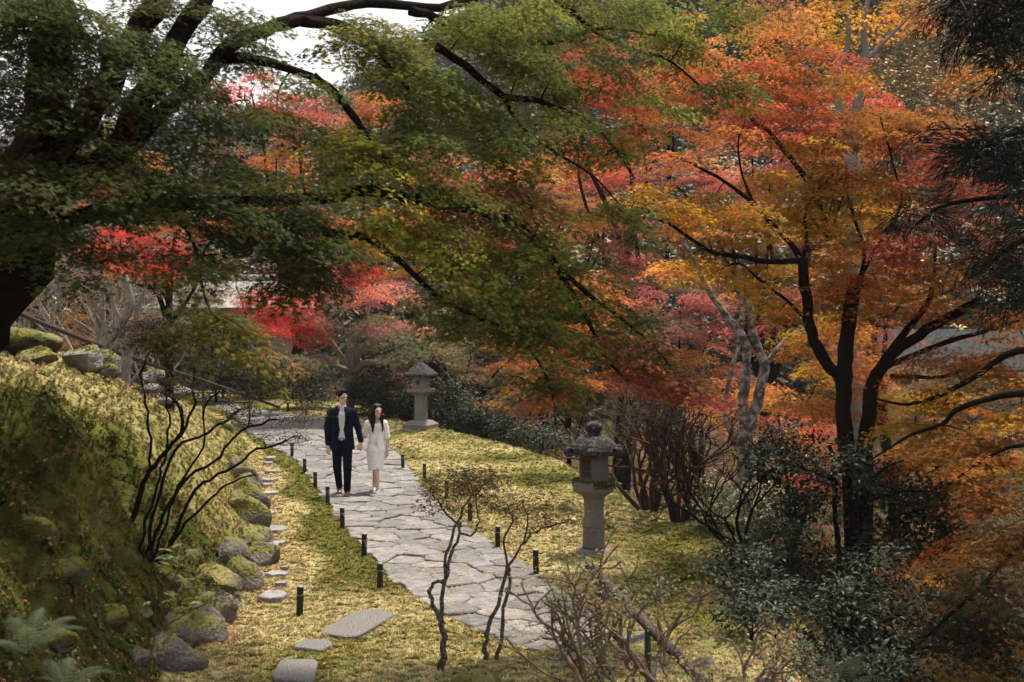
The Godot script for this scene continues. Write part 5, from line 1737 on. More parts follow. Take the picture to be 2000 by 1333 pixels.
	plant("maple_tree", "rust orange maple boughs reaching in low over the dark hollow", "tree", L, m, {"leaf": "mid", "gap": 0.26, "per": 2.2, "size": 0.9, "twig": 0.010, "droop": 0.3, "sides": 10, "lean": Vector3(-0.15, 0, 0)})
	# the pale stemmed maple on the crest of the lawn
	rng.seed = 73
	var q := 19.5
	var f3 := on(P(1452, 640, q).x, -q)
	L = [[0.17, 0.13, f3 - Vector3(0, 0.2, 0), P(1455, 900, q), P(1458, 840, q)],
		limb(.10, .06, [1458, 850, q, 1452, 780, q, 1460, 700, q, 1450, 655, q, 1420, 620, q]), limb(.06, .03, [1420, 620, q, 1385, 570, q, 1355, 510, q, 1335, 470, q]),
		limb(.10, .06, [1458, 850, q, 1478, 790, q, 1492, 730, q, 1488, 700, q, 1470, 650, q, 1462, 590, q, 1455, 540, q]), limb(.05, .02, [1490, 720, q, 1520, 680, q, 1545, 655, q + .2, 1590, 640, q + .4]),
		limb(.06, .03, [1445, 650, q, 1452, 600, q, 1440, 560, q, 1450, 500, q]), limb(.05, .03, [1440, 880, q, 1425, 840, q, 1415, 800, q, 1430, 720, q - .2, 1445, 670, q - .2])]
	m = [mass(1470, 590, q + 1.5, 90, 55, 1.0, "pink", 0.8), mass(1560, 690, q + 1.5, 80, 45, 1.0, "orange", 0.8), mass(1350, 520, q + 1.0, 80, 40, 1.0, "orange", 0.6), mass(1530, 560, q + 2, 70, 40, 1.0, "gold", 0.6), mass(1570, 780, q + 2, 70, 50, 1.0, "orange", 0.8)]
	plant("maple_tree", "pale mottled multi stemmed maple at the edge of the lawn", "tree", L, m, {"leaf": "mid", "gap": 0.4, "per": 3.0, "size": 1.15, "bark": "bark_pale", "sides": 10})
	rng.seed = 74
	L = [[0.17, 0.13, Vector3(P(1672, 900, 23).x, -4.5, -23.0), P(1668, 760, 23), P(1668, 520, 23), P(1672, 380, 23), P(1665, 300, 23)], limb(.10, .04, [1665, 300, 23, 1650, 240, 23, 1632, 170, 23, 1655, 90, 23, 1662, -30, 23]), limb(.12, .04, [1665, 300, 23, 1672, 220, 23, 1690, 120, 23, 1688, 40, 23, 1705, -30, 23]), limb(.05, .02, [1690, 120, 23, 1740, 70, 23, 1790, 20, 23])]
	m = [mass(1680, 430, 21.8, 60, 60, .8, "gold", 1.2), mass(1690, 560, 21.6, 60, 60, .8, "rust", 1.2), mass(1685, 690, 21.4, 60, 60, .8, "orange", 1.2), mass(1690, 800, 21.2, 60, 50, .8, "rust", 1.2), mass(1640, 55, 23.2, 100, 45, 1.2, "gold", 1.0), mass(1760, 20, 23.4, 60, 30, 1.2, "orange", 0.8), mass(1570, 20, 23, 80, 40, 1.0, "orange", 0.9), mass(1690, 145, 23.5, 50, 30, 1.0, "gold", 0.7)]
	plant("maple_tree", "tall pale barked maple with twin stems rising behind the forked maple", "tree", L, m, {"leaf": "far", "gap": 0.5, "per": 2.0, "size": 0.85, "bark": "bark_grey", "sides": 10})

# trees behind, each grown from a foot in the valley or on the bank to the masses seen of it
func back_tree(label: String, px: float, d: float, r: float, masses: Array, seedn: int, o := {}) -> void:
	rng.seed = seedn
	var x := P(px, 640, d).x
	var foot := on(x, -d)
	var op := {"leaf": "far", "gap": 0.55, "per": 2.3, "size": 0.8, "twig": 0.016, "bark": "bark_dark"}
	op.merge(o, true)
	plant("maple_tree", label, "tree", grown(foot, masses, r, o.get("fork", 0.45)), masses, op, "maples behind the garden")

func backdrop() -> void:
	back_tree("bright orange maple with a thin dark trunk beyond the lawn crest", 1108, 31, 0.10, [mass(1085, 600, 31, 70, 45, 1.2, "orange", 1.3), mass(1160, 560, 31.5, 80, 40, 1.2, "orange", 1.2), mass(1070, 680, 30.5, 60, 45, 1.2, "scarlet", 1.2), mass(1150, 650, 31, 70, 45, 1.2, "orange", 1.3), mass(1090, 750, 30, 60, 40, 1.0, "orange", 1.0), mass(1180, 720, 31, 60, 45, 1.0, "scarlet", 1.0)], 81)
	back_tree("salmon orange maple behind the hanging green bough tips", 1230, 36, 0.14, [mass(1200, 520, 36, 90, 40, 1.5, "pink", 1.3), mass(1290, 560, 36, 80, 40, 1.5, "mauve", 1.2), mass(1180, 450, 37, 80, 35, 1.5, "orange", 1.2), mass(1260, 480, 37, 70, 40, 1.5, "pink", 1.1), mass(1230, 600, 35, 80, 40, 1.5, "pink", 1.0)], 82)
	back_tree("crimson pink maple right of the blurred red bough tips", 1370, 33, 0.14, [mass(1330, 580, 33, 90, 40, 1.4, "pink", 1.4), mass(1290, 640, 32.5, 80, 40, 1.4, "mauve", 1.2), mass(1400, 630, 33, 80, 45, 1.4, "pink", 1.3), mass(1340, 700, 32, 80, 40, 1.2, "orange", 1.2), mass(1430, 720, 32, 60, 40, 1.2, "pink", 1.2), mass(1290, 720, 32, 50, 40, 1.2, "pink", 0.8)], 83)
	back_tree("low flame orange maple between the pale stems and the forked trunk", 1560, 27, 0.12, [mass(1520, 770, 27, 70, 45, 1.2, "orange", 1.3), mass(1590, 840, 26.5, 70, 45, 1.2, "scarlet", 1.3), mass(1530, 860, 26, 60, 40, 1.0, "orange", 1.2), mass(1600, 740, 28, 70, 45, 1.2, "gold", 1.0), mass(1470, 820, 27, 40, 40, 1.0, "pink", 0.9), mass(1620, 920, 25, 60, 40, 1.0, "scarlet", 1.0), mass(1400, 790, 28, 50, 45, 1.0, "orange", 0.9)], 84)
	back_tree("grey trunked maple with muted mauve and sage leaves behind the couple", 682, 32, 0.26, [mass(600, 610, 32, 90, 45, 1.6, "mauve", 1.0), mass(720, 590, 32, 100, 40, 1.6, "pink", 0.9), mass(790, 630, 32, 90, 40, 1.6, "mauve", 1.1), mass(700, 650, 31, 110, 40, 1.6, "sage", 1.2), mass(790, 690, 31, 90, 35, 1.4, "sage", 1.1), mass(580, 700, 30, 90, 35, 1.4, "sage", 0.9)], 85, {"bark": "bark_grey", "fork": 0.5})
	back_tree("vivid scarlet maple left of the grey trunk, above the far path", 560, 37, 0.06, [mass(515, 590, 30, 40, 40, .9, "red", 1.3), mass(545, 645, 30, 55, 25, .9, "red", 1.4), mass(585, 590, 30.5, 40, 35, .9, "red", 1.1), mass(690, 490, 31, 55, 45, 1.0, "red", 1.1), mass(700, 540, 31, 50, 25, .9, "red", 0.9), mass(600, 650, 30.5, 30, 25, .8, "red", 0.8)], 86, {"size": 0.6, "gap": 0.36, "per": 3.6, "twig": 0.010, "fork": 0.6})
	back_tree("scarlet maple showing behind the great trunk on the left", 330, 24, 0.11, [mass(235, 490, 22, 55, 40, .8, "red", 1.2), mass(300, 500, 22, 50, 35, .8, "red", 1.2), mass(340, 460, 22, 60, 35, .8, "scarlet", 0.9), mass(455, 445, 22, 45, 30, .8, "red", 1.2), mass(225, 350, 23, 40, 35, .8, "red", 1.0), mass(260, 530, 21, 40, 25, .6, "red", 1.0), mass(440, 180, 24, 60, 35, .9, "red", 0.8)], 87, {"size": 0.6, "gap": 0.38, "per": 3.5})
	back_tree("orange and crimson maple seen through the gap left of centre", 580, 40, 0.2, [mass(560, 220, 40, 60, 50, 1.6, "scarlet", 1.0), mass(540, 310, 40, 60, 50, 1.6, "orange", 1.2), mass(620, 230, 40, 50, 50, 1.6, "pink", 1.0), mass(490, 180, 40, 40, 50, 1.5, "red", 0.9), mass(560, 400, 39, 90, 50, 1.6, "orange", 1.1), mass(650, 430, 39, 60, 50, 1.6, "scarlet", 1.0), mass(450, 290, 40, 50, 40, 1.5, "mauve", 0.7)], 88)
	back_tree("small round orange maple crown below the hill gap", 755, 44, 0.16, [mass(750, 200, 44, 45, 35, 1.4, "orange", 1.3), mass(720, 230, 44, 30, 25, 1.2, "scarlet", 1.0), mass(790, 300, 44, 50, 40, 1.4, "straw", 0.9)], 89)
	back_tree("crimson maple behind the long sagging bough", 860, 42, 0.2, [mass(850, 330, 42, 90, 45, 1.8, "pink", 1.3), mass(930, 390, 41, 90, 45, 1.8, "red", 1.1), mass(820, 420, 41, 90, 50, 1.8, "orange", 1.1), mass(780, 500, 40, 90, 50, 1.8, "orange", 1.1), mass(870, 570, 40, 90, 50, 1.8, "mauve", 1.0), mass(760, 560, 39, 80, 45, 1.6, "mauve", 1.0), mass(660, 560, 39, 80, 45, 1.6, "mauve", 1.0)], 90)
	back_tree("broad flame orange maple in the middle of the view", 1060, 44, 0.24, [mass(1040, 330, 44, 110, 45, 2.0, "orange", 1.2), mass(1000, 390, 43, 100, 40, 2.0, "pink", 1.1), mass(1110, 390, 43, 100, 50, 2.0, "orange", 1.3), mass(1180, 350, 44, 90, 50, 2.0, "scarlet", 1.3), mass(1060, 460, 42, 110, 45, 2.0, "orange", 1.1), mass(1180, 430, 43, 80, 40, 2.0, "pink", 1.0), mass(980, 480, 42, 100, 50, 2.0, "scarlet", 1.0)], 91)
	back_tree("scarlet maple crown high behind the olive boughs", 1220, 38, 0.24, [mass(1160, 120, 38, 90, 50, 1.8, "scarlet", 1.2), mass(1230, 180, 38, 90, 55, 1.8, "red", 1.3), mass(1310, 200, 38, 90, 50, 1.8, "orange", 1.2), mass(1290, 280, 37, 100, 50, 1.8, "orange", 1.3), mass(1370, 110, 38, 80, 55, 1.8, "orange", 1.0), mass(1210, 270, 37, 60, 40, 1.6, "red", 1.1), mass(1130, 290, 38, 60, 40, 1.6, "scarlet", 0.9)], 92)
	back_tree("pink sunlit maple behind the bare forked twigs", 1500, 36, 0.24, [mass(1470, 310, 36, 110, 55, 1.8, "pink", 1.4), mass(1400, 380, 35, 100, 50, 1.8, "pink", 1.3), mass(1560, 260, 36, 90, 50, 1.8, "red", 1.1), mass(1620, 230, 36, 80, 60, 1.8, "pink", 1.2), mass(1640, 320, 36, 80, 50, 1.8, "orange", 1.1), mass(1320, 360, 36, 70, 40, 1.6, "pink", 1.1), mass(1500, 430, 35, 120, 50, 1.8, "orange", 1.2), mass(1380, 460, 34, 100, 40, 1.8, "orange", 0.9)], 93)
	back_tree("red and gold maple beyond the forked trunk", 1740, 34, 0.22, [mass(1690, 190, 34, 80, 30, 1.5, "red", 0.9), mass(1760, 260, 34, 110, 60, 1.6, "rust", 1.2), mass(1720, 400, 33, 120, 60, 1.8, "orange", 1.2), mass(1660, 520, 32, 110, 60, 1.8, "orange", 1.2), mass(1780, 560, 32, 110, 50, 1.8, "rust", 1.0), mass(1600, 640, 31, 80, 50, 1.6, "gold", 1.0), mass(1700, 680, 31, 90, 50, 1.6, "pink", 0.9)], 94)
	back_tree("dull gold maple low behind the reaching right boughs", 1850, 28, 0.16, [mass(1790, 780, 28, 100, 45, 1.5, "gold", 1.0), mass(1900, 820, 28, 100, 45, 1.5, "rust", 1.0), mass(1830, 900, 27, 100, 45, 1.4, "gold", 0.9), mass(1940, 900, 27, 80, 50, 1.4, "rust", 1.0), mass(1760, 880, 27, 70, 45, 1.2, "rust", 1.0)], 95)
	back_tree("olive brown maple with low dark limbs behind the far lantern", 885, 34, 0.2, [mass(870, 640, 34, 80, 40, 1.5, "sage", 1.1), mass(920, 700, 33, 90, 35, 1.4, "brown", 1.1), mass(980, 750, 32, 80, 35, 1.3, "sage", 1.0), mass(840, 700, 33, 70, 30, 1.3, "sage", 1.0), mass(1010, 690, 33, 70, 40, 1.4, "orange", 0.8), mass(960, 800, 31, 60, 30, 1.2, "brown", 0.9), mass(1040, 800, 30, 60, 35, 1.2, "orange", 0.8)], 96, {"fork": 0.35})
	back_tree("brown leaved maple behind the handrail and bare grey shrubs", 160, 34, 0.2, [mass(120, 520, 34, 90, 50, 1.6, "brown", 1.1), mass(220, 560, 34, 90, 50, 1.6, "rust", 1.0), mass(330, 560, 34, 90, 50, 1.6, "brown", 1.1), mass(60, 600, 32, 70, 40, 1.4, "brown", 1.0), mass(420, 500, 35, 90, 50, 1.6, "brown", 1.0), mass(170, 640, 31, 90, 35, 1.3, "rust", 0.9), mass(310, 640, 31, 80, 35, 1.3, "wine", 0.8)], 97)
	back_tree("thin straw coloured tree above the upper path bend", 480, 42, 0.16, [mass(460, 560, 42, 80, 45, 1.6, "straw", 0.9), mass(560, 510, 42, 80, 45, 1.6, "mauve", 0.9), mass(500, 640, 40, 80, 40, 1.5, "brown", 0.9), mass(400, 600, 41, 70, 40, 1.5, "brown", 0.8)], 98)
	back_tree("green and amber maple standing far left behind the great trunk", 150, 40, 0.2, [mass(160, 260, 40, 80, 60, 1.6, "olive", 1.0), mass(250, 330, 40, 70, 50, 1.6, "orange", 0.8), mass(120, 400, 39, 80, 60, 1.6, "olive", 0.9), mass(330, 400, 39, 80, 45, 1.6, "lime", 0.9), mass(230, 430, 39, 80, 45, 1.6, "brown", 0.9)], 99)

func shrubs() -> void:
	# dark azalea with long bare stems in front of the mound, two plants
	rng.seed = 101
	var f := G(292, 1112)
	var q := -f.z
	var L := [[.020, .012, f, P(290, 1050, q), P(310, 960, q), P(345, 880, q), P(405, 845, q), P(470, 800, q)], [.022, .010, f + V(.05, 0, 0), P(300, 1060, q), P(325, 990, q), P(370, 930, q), P(430, 890, q), P(470, 845, q), P(540, 820, q)], [.022, .010, f + V(.08, 0, .03), P(335, 1060, q), P(380, 960, q), P(440, 920, q), P(500, 880, q), P(560, 860, q)],
		[.018, .009, f + V(-.06, 0, 0), P(275, 1060, q), P(300, 970, q), P(320, 900, q), P(330, 830, q), P(320, 770, q)], [.018, .008, f + V(.1, 0, 0), P(350, 1040, q), P(400, 985, q), P(440, 950, q), P(500, 928, q)], [.016, .008, f + V(.02, 0, .05), P(318, 1040, q), P(345, 950, q), P(395, 870, q), P(400, 800, q), P(430, 760, q)]]
	var m := [mass(480, 790, q, 60, 40, .4, "bronze", 0.95), mass(560, 840, q, 55, 35, .4, "bronze", 0.66), mass(440, 705, q, 50, 28, .4, "bronze", 1.52), mass(520, 725, q, 55, 28, .4, "bronze", 1.71), mass(340, 760, q, 60, 40, .4, "bronze", 1.14), mass(610, 800, q - .2, 40, 30, .3, "bronze", 0.66)]
	plant("azalea_shrub", "many stemmed leafless azalea leaning right from the mound towards the path", "shrub", L, m, {"leaf": "small", "mat": "glossy_leaf", "gap": 0.085, "per": 1.6, "size": 0.8, "twig": 0.012, "sides": 6, "crook": 0.016, "trunk": false}, "azaleas on the mound")
	rng.seed = 102
	f = G(248, 1012)
	q = -f.z
	L = [[.030, .016, f, P(275, 960, q), P(300, 905, q), P(345, 855, q), P(350, 800, q), P(318, 740, q)], [.016, .010, P(290, 925, q), P(292, 860, q), P(283, 790, q), P(275, 730, q), P(290, 690, q)], [.016, .010, P(340, 860, q), P(380, 800, q), P(375, 740, q), P(390, 690, q)]]
	m = [mass(290, 650, q, 55, 35, .4, "bronze", 0.9), mass(360, 662, q, 60, 30, .4, "bronze", 0.9), mass(310, 672, q, 50, 18, .4, "bronze", 1.0), mass(430, 690, q + .2, 50, 35, .4, "bronze", 0.6)]
	plant("azalea_shrub", "bronze leaved azalea with a leaning dark stem on the mound", "shrub", L, m, {"leaf": "small", "mat": "glossy_leaf", "gap": 0.085, "per": 2.8, "size": 0.95, "twig": 0.012, "sides": 6, "crook": 0.016, "trunk": false}, "azaleas on the mound")
	rng.seed = 103
	# two slim shrubs in front of the path
	f = G(862, 1312)
	q = -f.z
	L = [[.034, .022, f, P(866, 1255, q), P(862, 1215, q)], [.020, .012, P(862, 1215, q), P(843, 1170, q), P(840, 1160, q), P(843, 1145, q), P(868, 1130, q), P(872, 1085, q), P(884, 1045, q), P(902, 1000, q)], [.022, .010, P(864, 1220, q), P(866, 1150, q), P(882, 1090, q), P(893, 1050, q), P(900, 1020, q)], [.012, .006, P(900, 1030, q), P(880, 1015, q), P(858, 985, q), P(845, 960, q)], [.012, .006, P(896, 1040, q), P(920, 1045, q), P(935, 1020, q), P(930, 980, q)], [.010, .005, P(902, 1000, q), P(920, 970, q), P(960, 940, q)]]
	m = [mass(880, 945, q, 55, 30, .3, "brown", 3.30), mass(940, 940, q, 60, 28, .3, "brown", 3.30), mass(850, 985, q, 40, 25, .25, "brown", 2.10), mass(930, 985, q, 45, 28, .25, "brown", 2.10)]
	plant("slim_shrub", "slim twin stemmed shrub with sparse brown leaves before the path, nearer the slabs", "shrub", L, m, {"leaf": "sparse", "gap": 0.075, "per": 0.9, "size": 0.8, "twig": 0.013, "bark": "bark_slim", "sides": 8, "crook": 0.010, "trunk": false}, "slim shrubs before the path")
	rng.seed = 104
	f = G(948, 1292)
	q = -f.z
	L = [[.024, .016, f, P(950, 1250, q), P(958, 1215, q), P(975, 1180, q), P(990, 1110, q)], [.020, .014, f + V(.10, 0, .02), P(978, 1250, q), P(985, 1190, q), P(998, 1140, q), P(992, 1105, q)], [.013, .006, P(990, 1110, q), P(985, 1060, q), P(1000, 1020, q), P(990, 985, q)], [.013, .006, P(992, 1105, q), P(1020, 1065, q), P(1045, 1040, q), P(1075, 1030, q), P(1110, 1020, q)], [.010, .005, P(1020, 1065, q), P(1030, 1020, q), P(1020, 980, q)]]
	m = [mass(1000, 985, q, 40, 35, .25, "brown", 1.80), mass(1045, 1010, q, 50, 30, .25, "brown", 2.10), mass(1100, 1015, q, 45, 28, .25, "brown", 1.80), mass(1060, 970, q, 40, 25, .25, "brown", 1.20)]
	plant("slim_shrub", "slim leaning shrub with twiggy crown before the path, left of near lantern", "shrub", L, m, {"leaf": "sparse", "gap": 0.08, "per": 0.8, "size": 0.75, "twig": 0.013, "bark": "bark_slim", "sides": 8, "crook": 0.010, "trunk": false}, "slim shrubs before the path")
	rng.seed = 105
	# blurred shrub close by
	for e in [[1195, 7.7, 0.62, "blurred twiggy shrub with pinkish stems close to the camera, left clump"], [1300, 7.5, 0.60, "blurred twiggy shrub with pinkish stems close to the camera, middle clump"], [1420, 7.2, 0.4, "blurred twiggy shrub with pinkish stems close to the camera, right clump"]]:
		var x := P(e[0], 640, e[1]).x
		bush("twiggy_shrub", e[3], "shrub", on(x, -e[1]), 4, e[2] * 2.15, 0.36, 0.024, {"levels": 4, "pal": "sage", "leafy": 0.9, "size": 0.7, "leaf": "sparse", "two": 0.35, "end": 0.78, "bark": "bark_pink", "open": 0.8, "wander": 0.3}, "blurred shrubs close to the camera")
	rng.seed = 106
	# bare multi stemmed shrubs behind the near lantern
	bush("bare_shrub", "bare twiggy shrub right behind the near lantern roof", "shrub", G(1268, 998), 9, 2.0, 0.5, 0.042, {"levels": 5, "end": 0.72, "bark": "bark_brown", "pal": "straw", "leafy": 0.35, "size": 0.3, "open": 0.7, "lean": V(-.1, 0, 0)}, "bare shrubs on the lawn edge")
	bush("bare_shrub", "bare twiggy shrub of thick upright stems in the middle of three", "shrub", G(1330, 1020), 11, 2.0, 0.42, 0.042, {"levels": 5, "end": 0.72, "bark": "bark_brown", "pal": "straw", "leafy": 0.25, "size": 0.3, "open": 0.65}, "bare shrubs on the lawn edge")
	bush("bare_shrub", "bare shrub with leaning dark stems nearest the fern bank", "shrub", G(1452, 1082), 6, 1.8, 0.3, 0.032, {"levels": 5, "end": 0.72, "bark": "bark_dark", "pal": "brown", "leafy": 0.2, "size": 0.3, "open": 0.6, "lean": V(-.45, 0, 0)}, "bare shrubs on the lawn edge")
	# grey bare shrubs up left
	for e in [[60, 25.0, 3.2, 0.04, "grey leafless shrub above the rail top, leftmost by the great trunk"], [135, 27.0, 4.0, 0.05, "grey leafless shrub behind the mossy boulder"], [195, 26.0, 3.8, 0.06, "pale grey leafless tree with upright stems behind the rail"], [300, 29.0, 3.2, 0.04, "grey leafless shrub with straw twigs right of the twisted trunk"], [235, 31.0, 4.0, 0.05, "farthest grey leafless shrub behind the rail"]]:
		bush("bare_shrub", e[4], "shrub", on(P(e[0], 640, e[1]).x, -e[1]), 6, e[2], 0.4, e[3], {"levels": 6, "bark": "bark_grey", "pal": "straw", "leafy": 0.15, "size": 0.5, "open": 0.6, "fine": 0.01}, "grey bare shrubs behind the rail")
	var tf := P(240, 772, 17.6)
	tf.y = hgt(tf.x, tf.z)
	q = -tf.z
	plant("twisted_tree", "short twisted grey trunk growing from rocks on the mound crest", "tree", [[.09, .06, tf, P(243, 730, q), P(248, 680, q), P(236, 640, q), P(255, 590, q), P(240, 540, q)], [.07, .02, P(246, 690, q), P(262, 650, q), P(268, 600, q), P(290, 550, q)], [.05, .02, P(240, 640, q), P(220, 590, q), P(215, 540, q)]], [mass(270, 580, q, 60, 50, .6, "straw", 0.6), mass(235, 530, q, 60, 40, .6, "straw", 0.5)], {"leaf": "small", "gap": 0.22, "per": 1.2, "size": 0.9, "bark": "bark_grey", "sides": 9})
	# evergreen hedge behind the far lantern and by the upper path
	rng.seed = 107
	var hd := [[600, 745, 34, 60, 40, "dark evergreen shrub left of the man behind the lawn"], [730, 755, 32, 55, 48, "clipped dark evergreen shrub behind the woman"], [790, 775, 31.5, 55, 50, "dark evergreen shrub right behind the far lantern"], [860, 790, 31, 60, 50, "dark evergreen shrub just right of the far lantern"], [930, 815, 30, 55, 40, "dark evergreen shrub sloping down towards the crest"], [990, 835, 29, 50, 35, "low dark evergreen shrub at the lawn crest"], [1060, 850, 28, 50, 32, "lowest dark evergreen shrub beside the hanging bough tips"], [420, 720, 36, 60, 45, "dark evergreen shrub beyond the handrail"], [510, 730, 38, 60, 45, "dark evergreen shrub above the path bend"], [340, 690, 34, 60, 45, "dark evergreen shrub behind the rail post"]]
	for e in hd:
		var c := P(e[0], e[1], e[2])
		var rx: float = e[3] / F * e[2]
		var ry: float = e[4] / F * e[2]
		var ff := on(c.x, c.z)
		plant("evergreen_shrub", e[5], "shrub", grown(ff, [[c, V(rx, ry, 1), "", 1], [c + V(rx * .5, 0, 0), Vector3.ONE, "", 1], [c - V(rx * .5, 0, 0), Vector3.ONE, "", 1]], 0.05, 0.3), [[c, V(rx, ry, 0.8), "hedge", 2.2], [c - V(0, ry * 0.7, 0), V(rx * 0.9, ry * 0.7, 0.8), "hedge", 1.4]], {"leaf": "hedge", "mat": "glossy_leaf", "gap": 0.28, "per": 2.2, "size": 1.1, "trunk": false, "crown": "foliage"}, "evergreen shrubs behind the lawn")
	# camellias and undergrowth on the right bank
	rng.seed = 108
	var cf := on(P(1640, 1050, 13.2).x, -13.2)
	q = 13.2
	L = [[.035, .022, cf, P(1638, 1080, q), P(1630, 1000, q), P(1632, 920, q), P(1620, 870, q)], [.045, .022, cf + V(.12, 0, 0), P(1662, 1080, q), P(1665, 1000, q), P(1660, 930, q), P(1680, 870, q)], [.025, .014, cf + V(.2, 0, 0), P(1682, 1060, q), P(1690, 980, q), P(1720, 920, q), P(1770, 900, q)], [.02, .01, P(1632, 940, q), P(1580, 920, q), P(1540, 900, q)], [.02, .01, P(1690, 980, q), P(1760, 960, q), P(1820, 960, q)]]
	m = [mass(1560, 905, q, 75, 32, .6, "camellia", 1.3), mass(1640, 880, q, 70, 32, .7, "camellia", 1.5), mass(1590, 960, q, 60, 35, .6, "camellia", 1.4), mass(1700, 930, q, 60, 35, .6, "camellia", 1.2), mass(1760, 960, q, 70, 40, .6, "camellia", 1.2), mass(1560, 1010, q, 60, 35, .6, "camellia", 1.3), mass(1720, 1040, q, 70, 40, .6, "camellia", 1.1), mass(1820, 960, q, 50, 40, .5, "camellia", 1.0), mass(1500, 880, q, 30, 20, .4, "camellia", 0.7), mass(1800, 1020, q, 50, 40, .5, "camellia", 1.0)]
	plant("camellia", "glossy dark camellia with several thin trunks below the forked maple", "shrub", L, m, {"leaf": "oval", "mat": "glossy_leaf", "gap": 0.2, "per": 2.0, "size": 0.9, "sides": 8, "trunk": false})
	var us := [[1410, 985, 16.5, 45, 45, "pale", "pale leafed shrub between the bare stems and the pale maple"], [1480, 985, 15.8, 55, 45, "pale", "grey green rhododendron with long pale leaves at the lawn edge"], [1540, 1060, 14.2, 60, 45, "hedge", "shiny green shrub below the rhododendron"], [1620, 1110, 13.0, 65, 50, "camellia", "dark glossy shrub at the foot of the camellia trunks"], [1450, 1095, 12.4, 70, 40, "hedge", "low blue green shrub spilling over the lawn edge"], [1530, 1160, 11.6, 75, 45, "hedge", "spreading grey green shrub in the middle of the bank"], [1640, 1190, 11.2, 80, 50, "camellia", "dark shrub deep in the hollow under the orange boughs"], [1730, 1130, 12.0, 70, 50, "hedge", "glinting leafy shrub right of the camellia trunks"], [1760, 1230, 10.8, 80, 55, "camellia", "very dark shrub in the shaded hollow"], [1600, 1270, 10.2, 70, 45, "camellia", "camellia seedling with round leaves low on the bank"], [1860, 1180, 11.0, 70, 70, "camellia", "black green shrub beneath the low bough"], [1820, 1060, 13.4, 70, 55, "camellia", "dark shrub behind the low orange sprays"], [1940, 1270, 10.0, 90, 60, "camellia", "dark shrub filling the corner of the hollow"], [1700, 1310, 9.4, 90, 40, "camellia", "low dark shrub nearest the camera in the hollow"], [1540, 860, 17.0, 40, 35, "camellia", "dark shrub tucked behind the pale maple base"], [1470, 1190, 10.6, 40, 30, "hedge", "small leafy shrub at the moss edge below the bare stems"]]
	for e in us:
		var c := P(e[0], e[1], e[2])
		var rx: float = e[3] / F * e[2]
		var ry: float = e[4] / F * e[2]
		var ff := on(c.x, c.z)
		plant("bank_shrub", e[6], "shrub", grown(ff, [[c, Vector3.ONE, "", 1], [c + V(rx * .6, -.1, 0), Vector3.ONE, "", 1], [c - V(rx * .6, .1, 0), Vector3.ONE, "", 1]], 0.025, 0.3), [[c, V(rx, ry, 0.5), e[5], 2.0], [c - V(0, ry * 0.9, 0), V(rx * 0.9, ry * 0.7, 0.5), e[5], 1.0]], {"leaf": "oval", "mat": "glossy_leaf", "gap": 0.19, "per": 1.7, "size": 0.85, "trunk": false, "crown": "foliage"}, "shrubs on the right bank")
	# ferns
	rng.seed = 109
	fern("blurred pale fern in the near corner of the mound", P(55, 1275, 4.4), 8, 0.26, Color(0.06, 0.075, 0.042))
	fern("second blurred fern in the corner, just above the frame edge", P(125, 1350, 4.4), 8, 0.24, Color(0.055, 0.07, 0.04))
	fern("fern at the outer lawn edge below the leaning bare stems", on(P(1500, 640, 14.0).x, -14.0), 8, 0.55, Color(0.12, 0.17, 0.08))
	fern("fern under the pale leafed shrub behind the lawn", on(P(1400, 640, 16.8).x, -16.8), 8, 0.6, Color(0.15, 0.19, 0.09))
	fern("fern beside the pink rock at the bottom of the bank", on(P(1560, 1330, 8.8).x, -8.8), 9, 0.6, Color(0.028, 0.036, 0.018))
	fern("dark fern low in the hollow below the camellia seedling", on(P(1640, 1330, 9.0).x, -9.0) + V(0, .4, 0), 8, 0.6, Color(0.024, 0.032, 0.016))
	fern("tiny fern on the large crest boulder", P(80, 668, 14.9), 6, 0.2, Color(0.07, 0.11, 0.03))
	# a few blurred leaves on a thin shoot near the camera
	f = on(P(230, 1400, 6.2).x, -6.2)
	q = 6.2
	plant("seedling", "thin shoot with blurred pale leaves over the dark rocks", "shrub", [[.006, .003, f, P(300, 1250, q), P(340, 1130, q), P(370, 1080, q)], [.005, .003, P(310, 1230, q), P(380, 1190, q), P(450, 1160, q)]], [mass(350, 1090, q, 40, 30, .1, "pale", 1.0), mass(430, 1170, q, 60, 25, .1, "pale", 0.8), mass(310, 1160, q, 50, 25, .1, "pale", 0.6)], {"leaf": "single", "gap": 0.07, "per": 1.5, "size": 2.0, "twig": 0.003, "bark": "bark_brown", "trunk": false})
	# the cedar at the right edge
	rng.seed = 110
	var kf := Vector3(P(2230, 640, 11.0).x, -2.2, -11.0)
	L = [[.30, .12, kf, kf + V(0, 4, 0), kf + V(0, 9, 0)], [.05, .015, P(2200, -40, 11), P(2060, -20, 10.8), P(1930, 40, 10.6)], [.05, .015, P(2210, 250, 11), P(2080, 240, 11.2), P(1960, 270, 11.4), P(1850, 290, 11.6)], [.05, .015, P(2220, 450, 11), P(2080, 440, 11), P(1980, 480, 11), P(1930, 520, 11)], [.05, .012, P(2215, 380, 11), P(2000, 380, 12), P(1850, 400, 12.5), P(1790, 440, 12.6)]]
	m = [mass(1960, 20, 10.7, 90, 60, .6, "cedar", 2.0), mass(1890, 10, 10.6, 50, 40, .5, "cedar", 1.2), mass(1990, 110, 10.8, 50, 60, .5, "cedar", 1.4), mass(1960, 290, 11.4, 90, 55, .6, "cedar", 1.8), mass(1840, 300, 11.7, 70, 35, .5, "cedar", 1.2), mass(1980, 520, 11, 50, 70, .5, "cedar", 1.8), mass(1830, 420, 12.5, 60, 35, .5, "cedar", 1.3), mass(2000, 400, 11.2, 60, 60, .6, "cedar", 1.2), mass(1985, 600, 11, 30, 30, .4, "cedar", 1.0)]
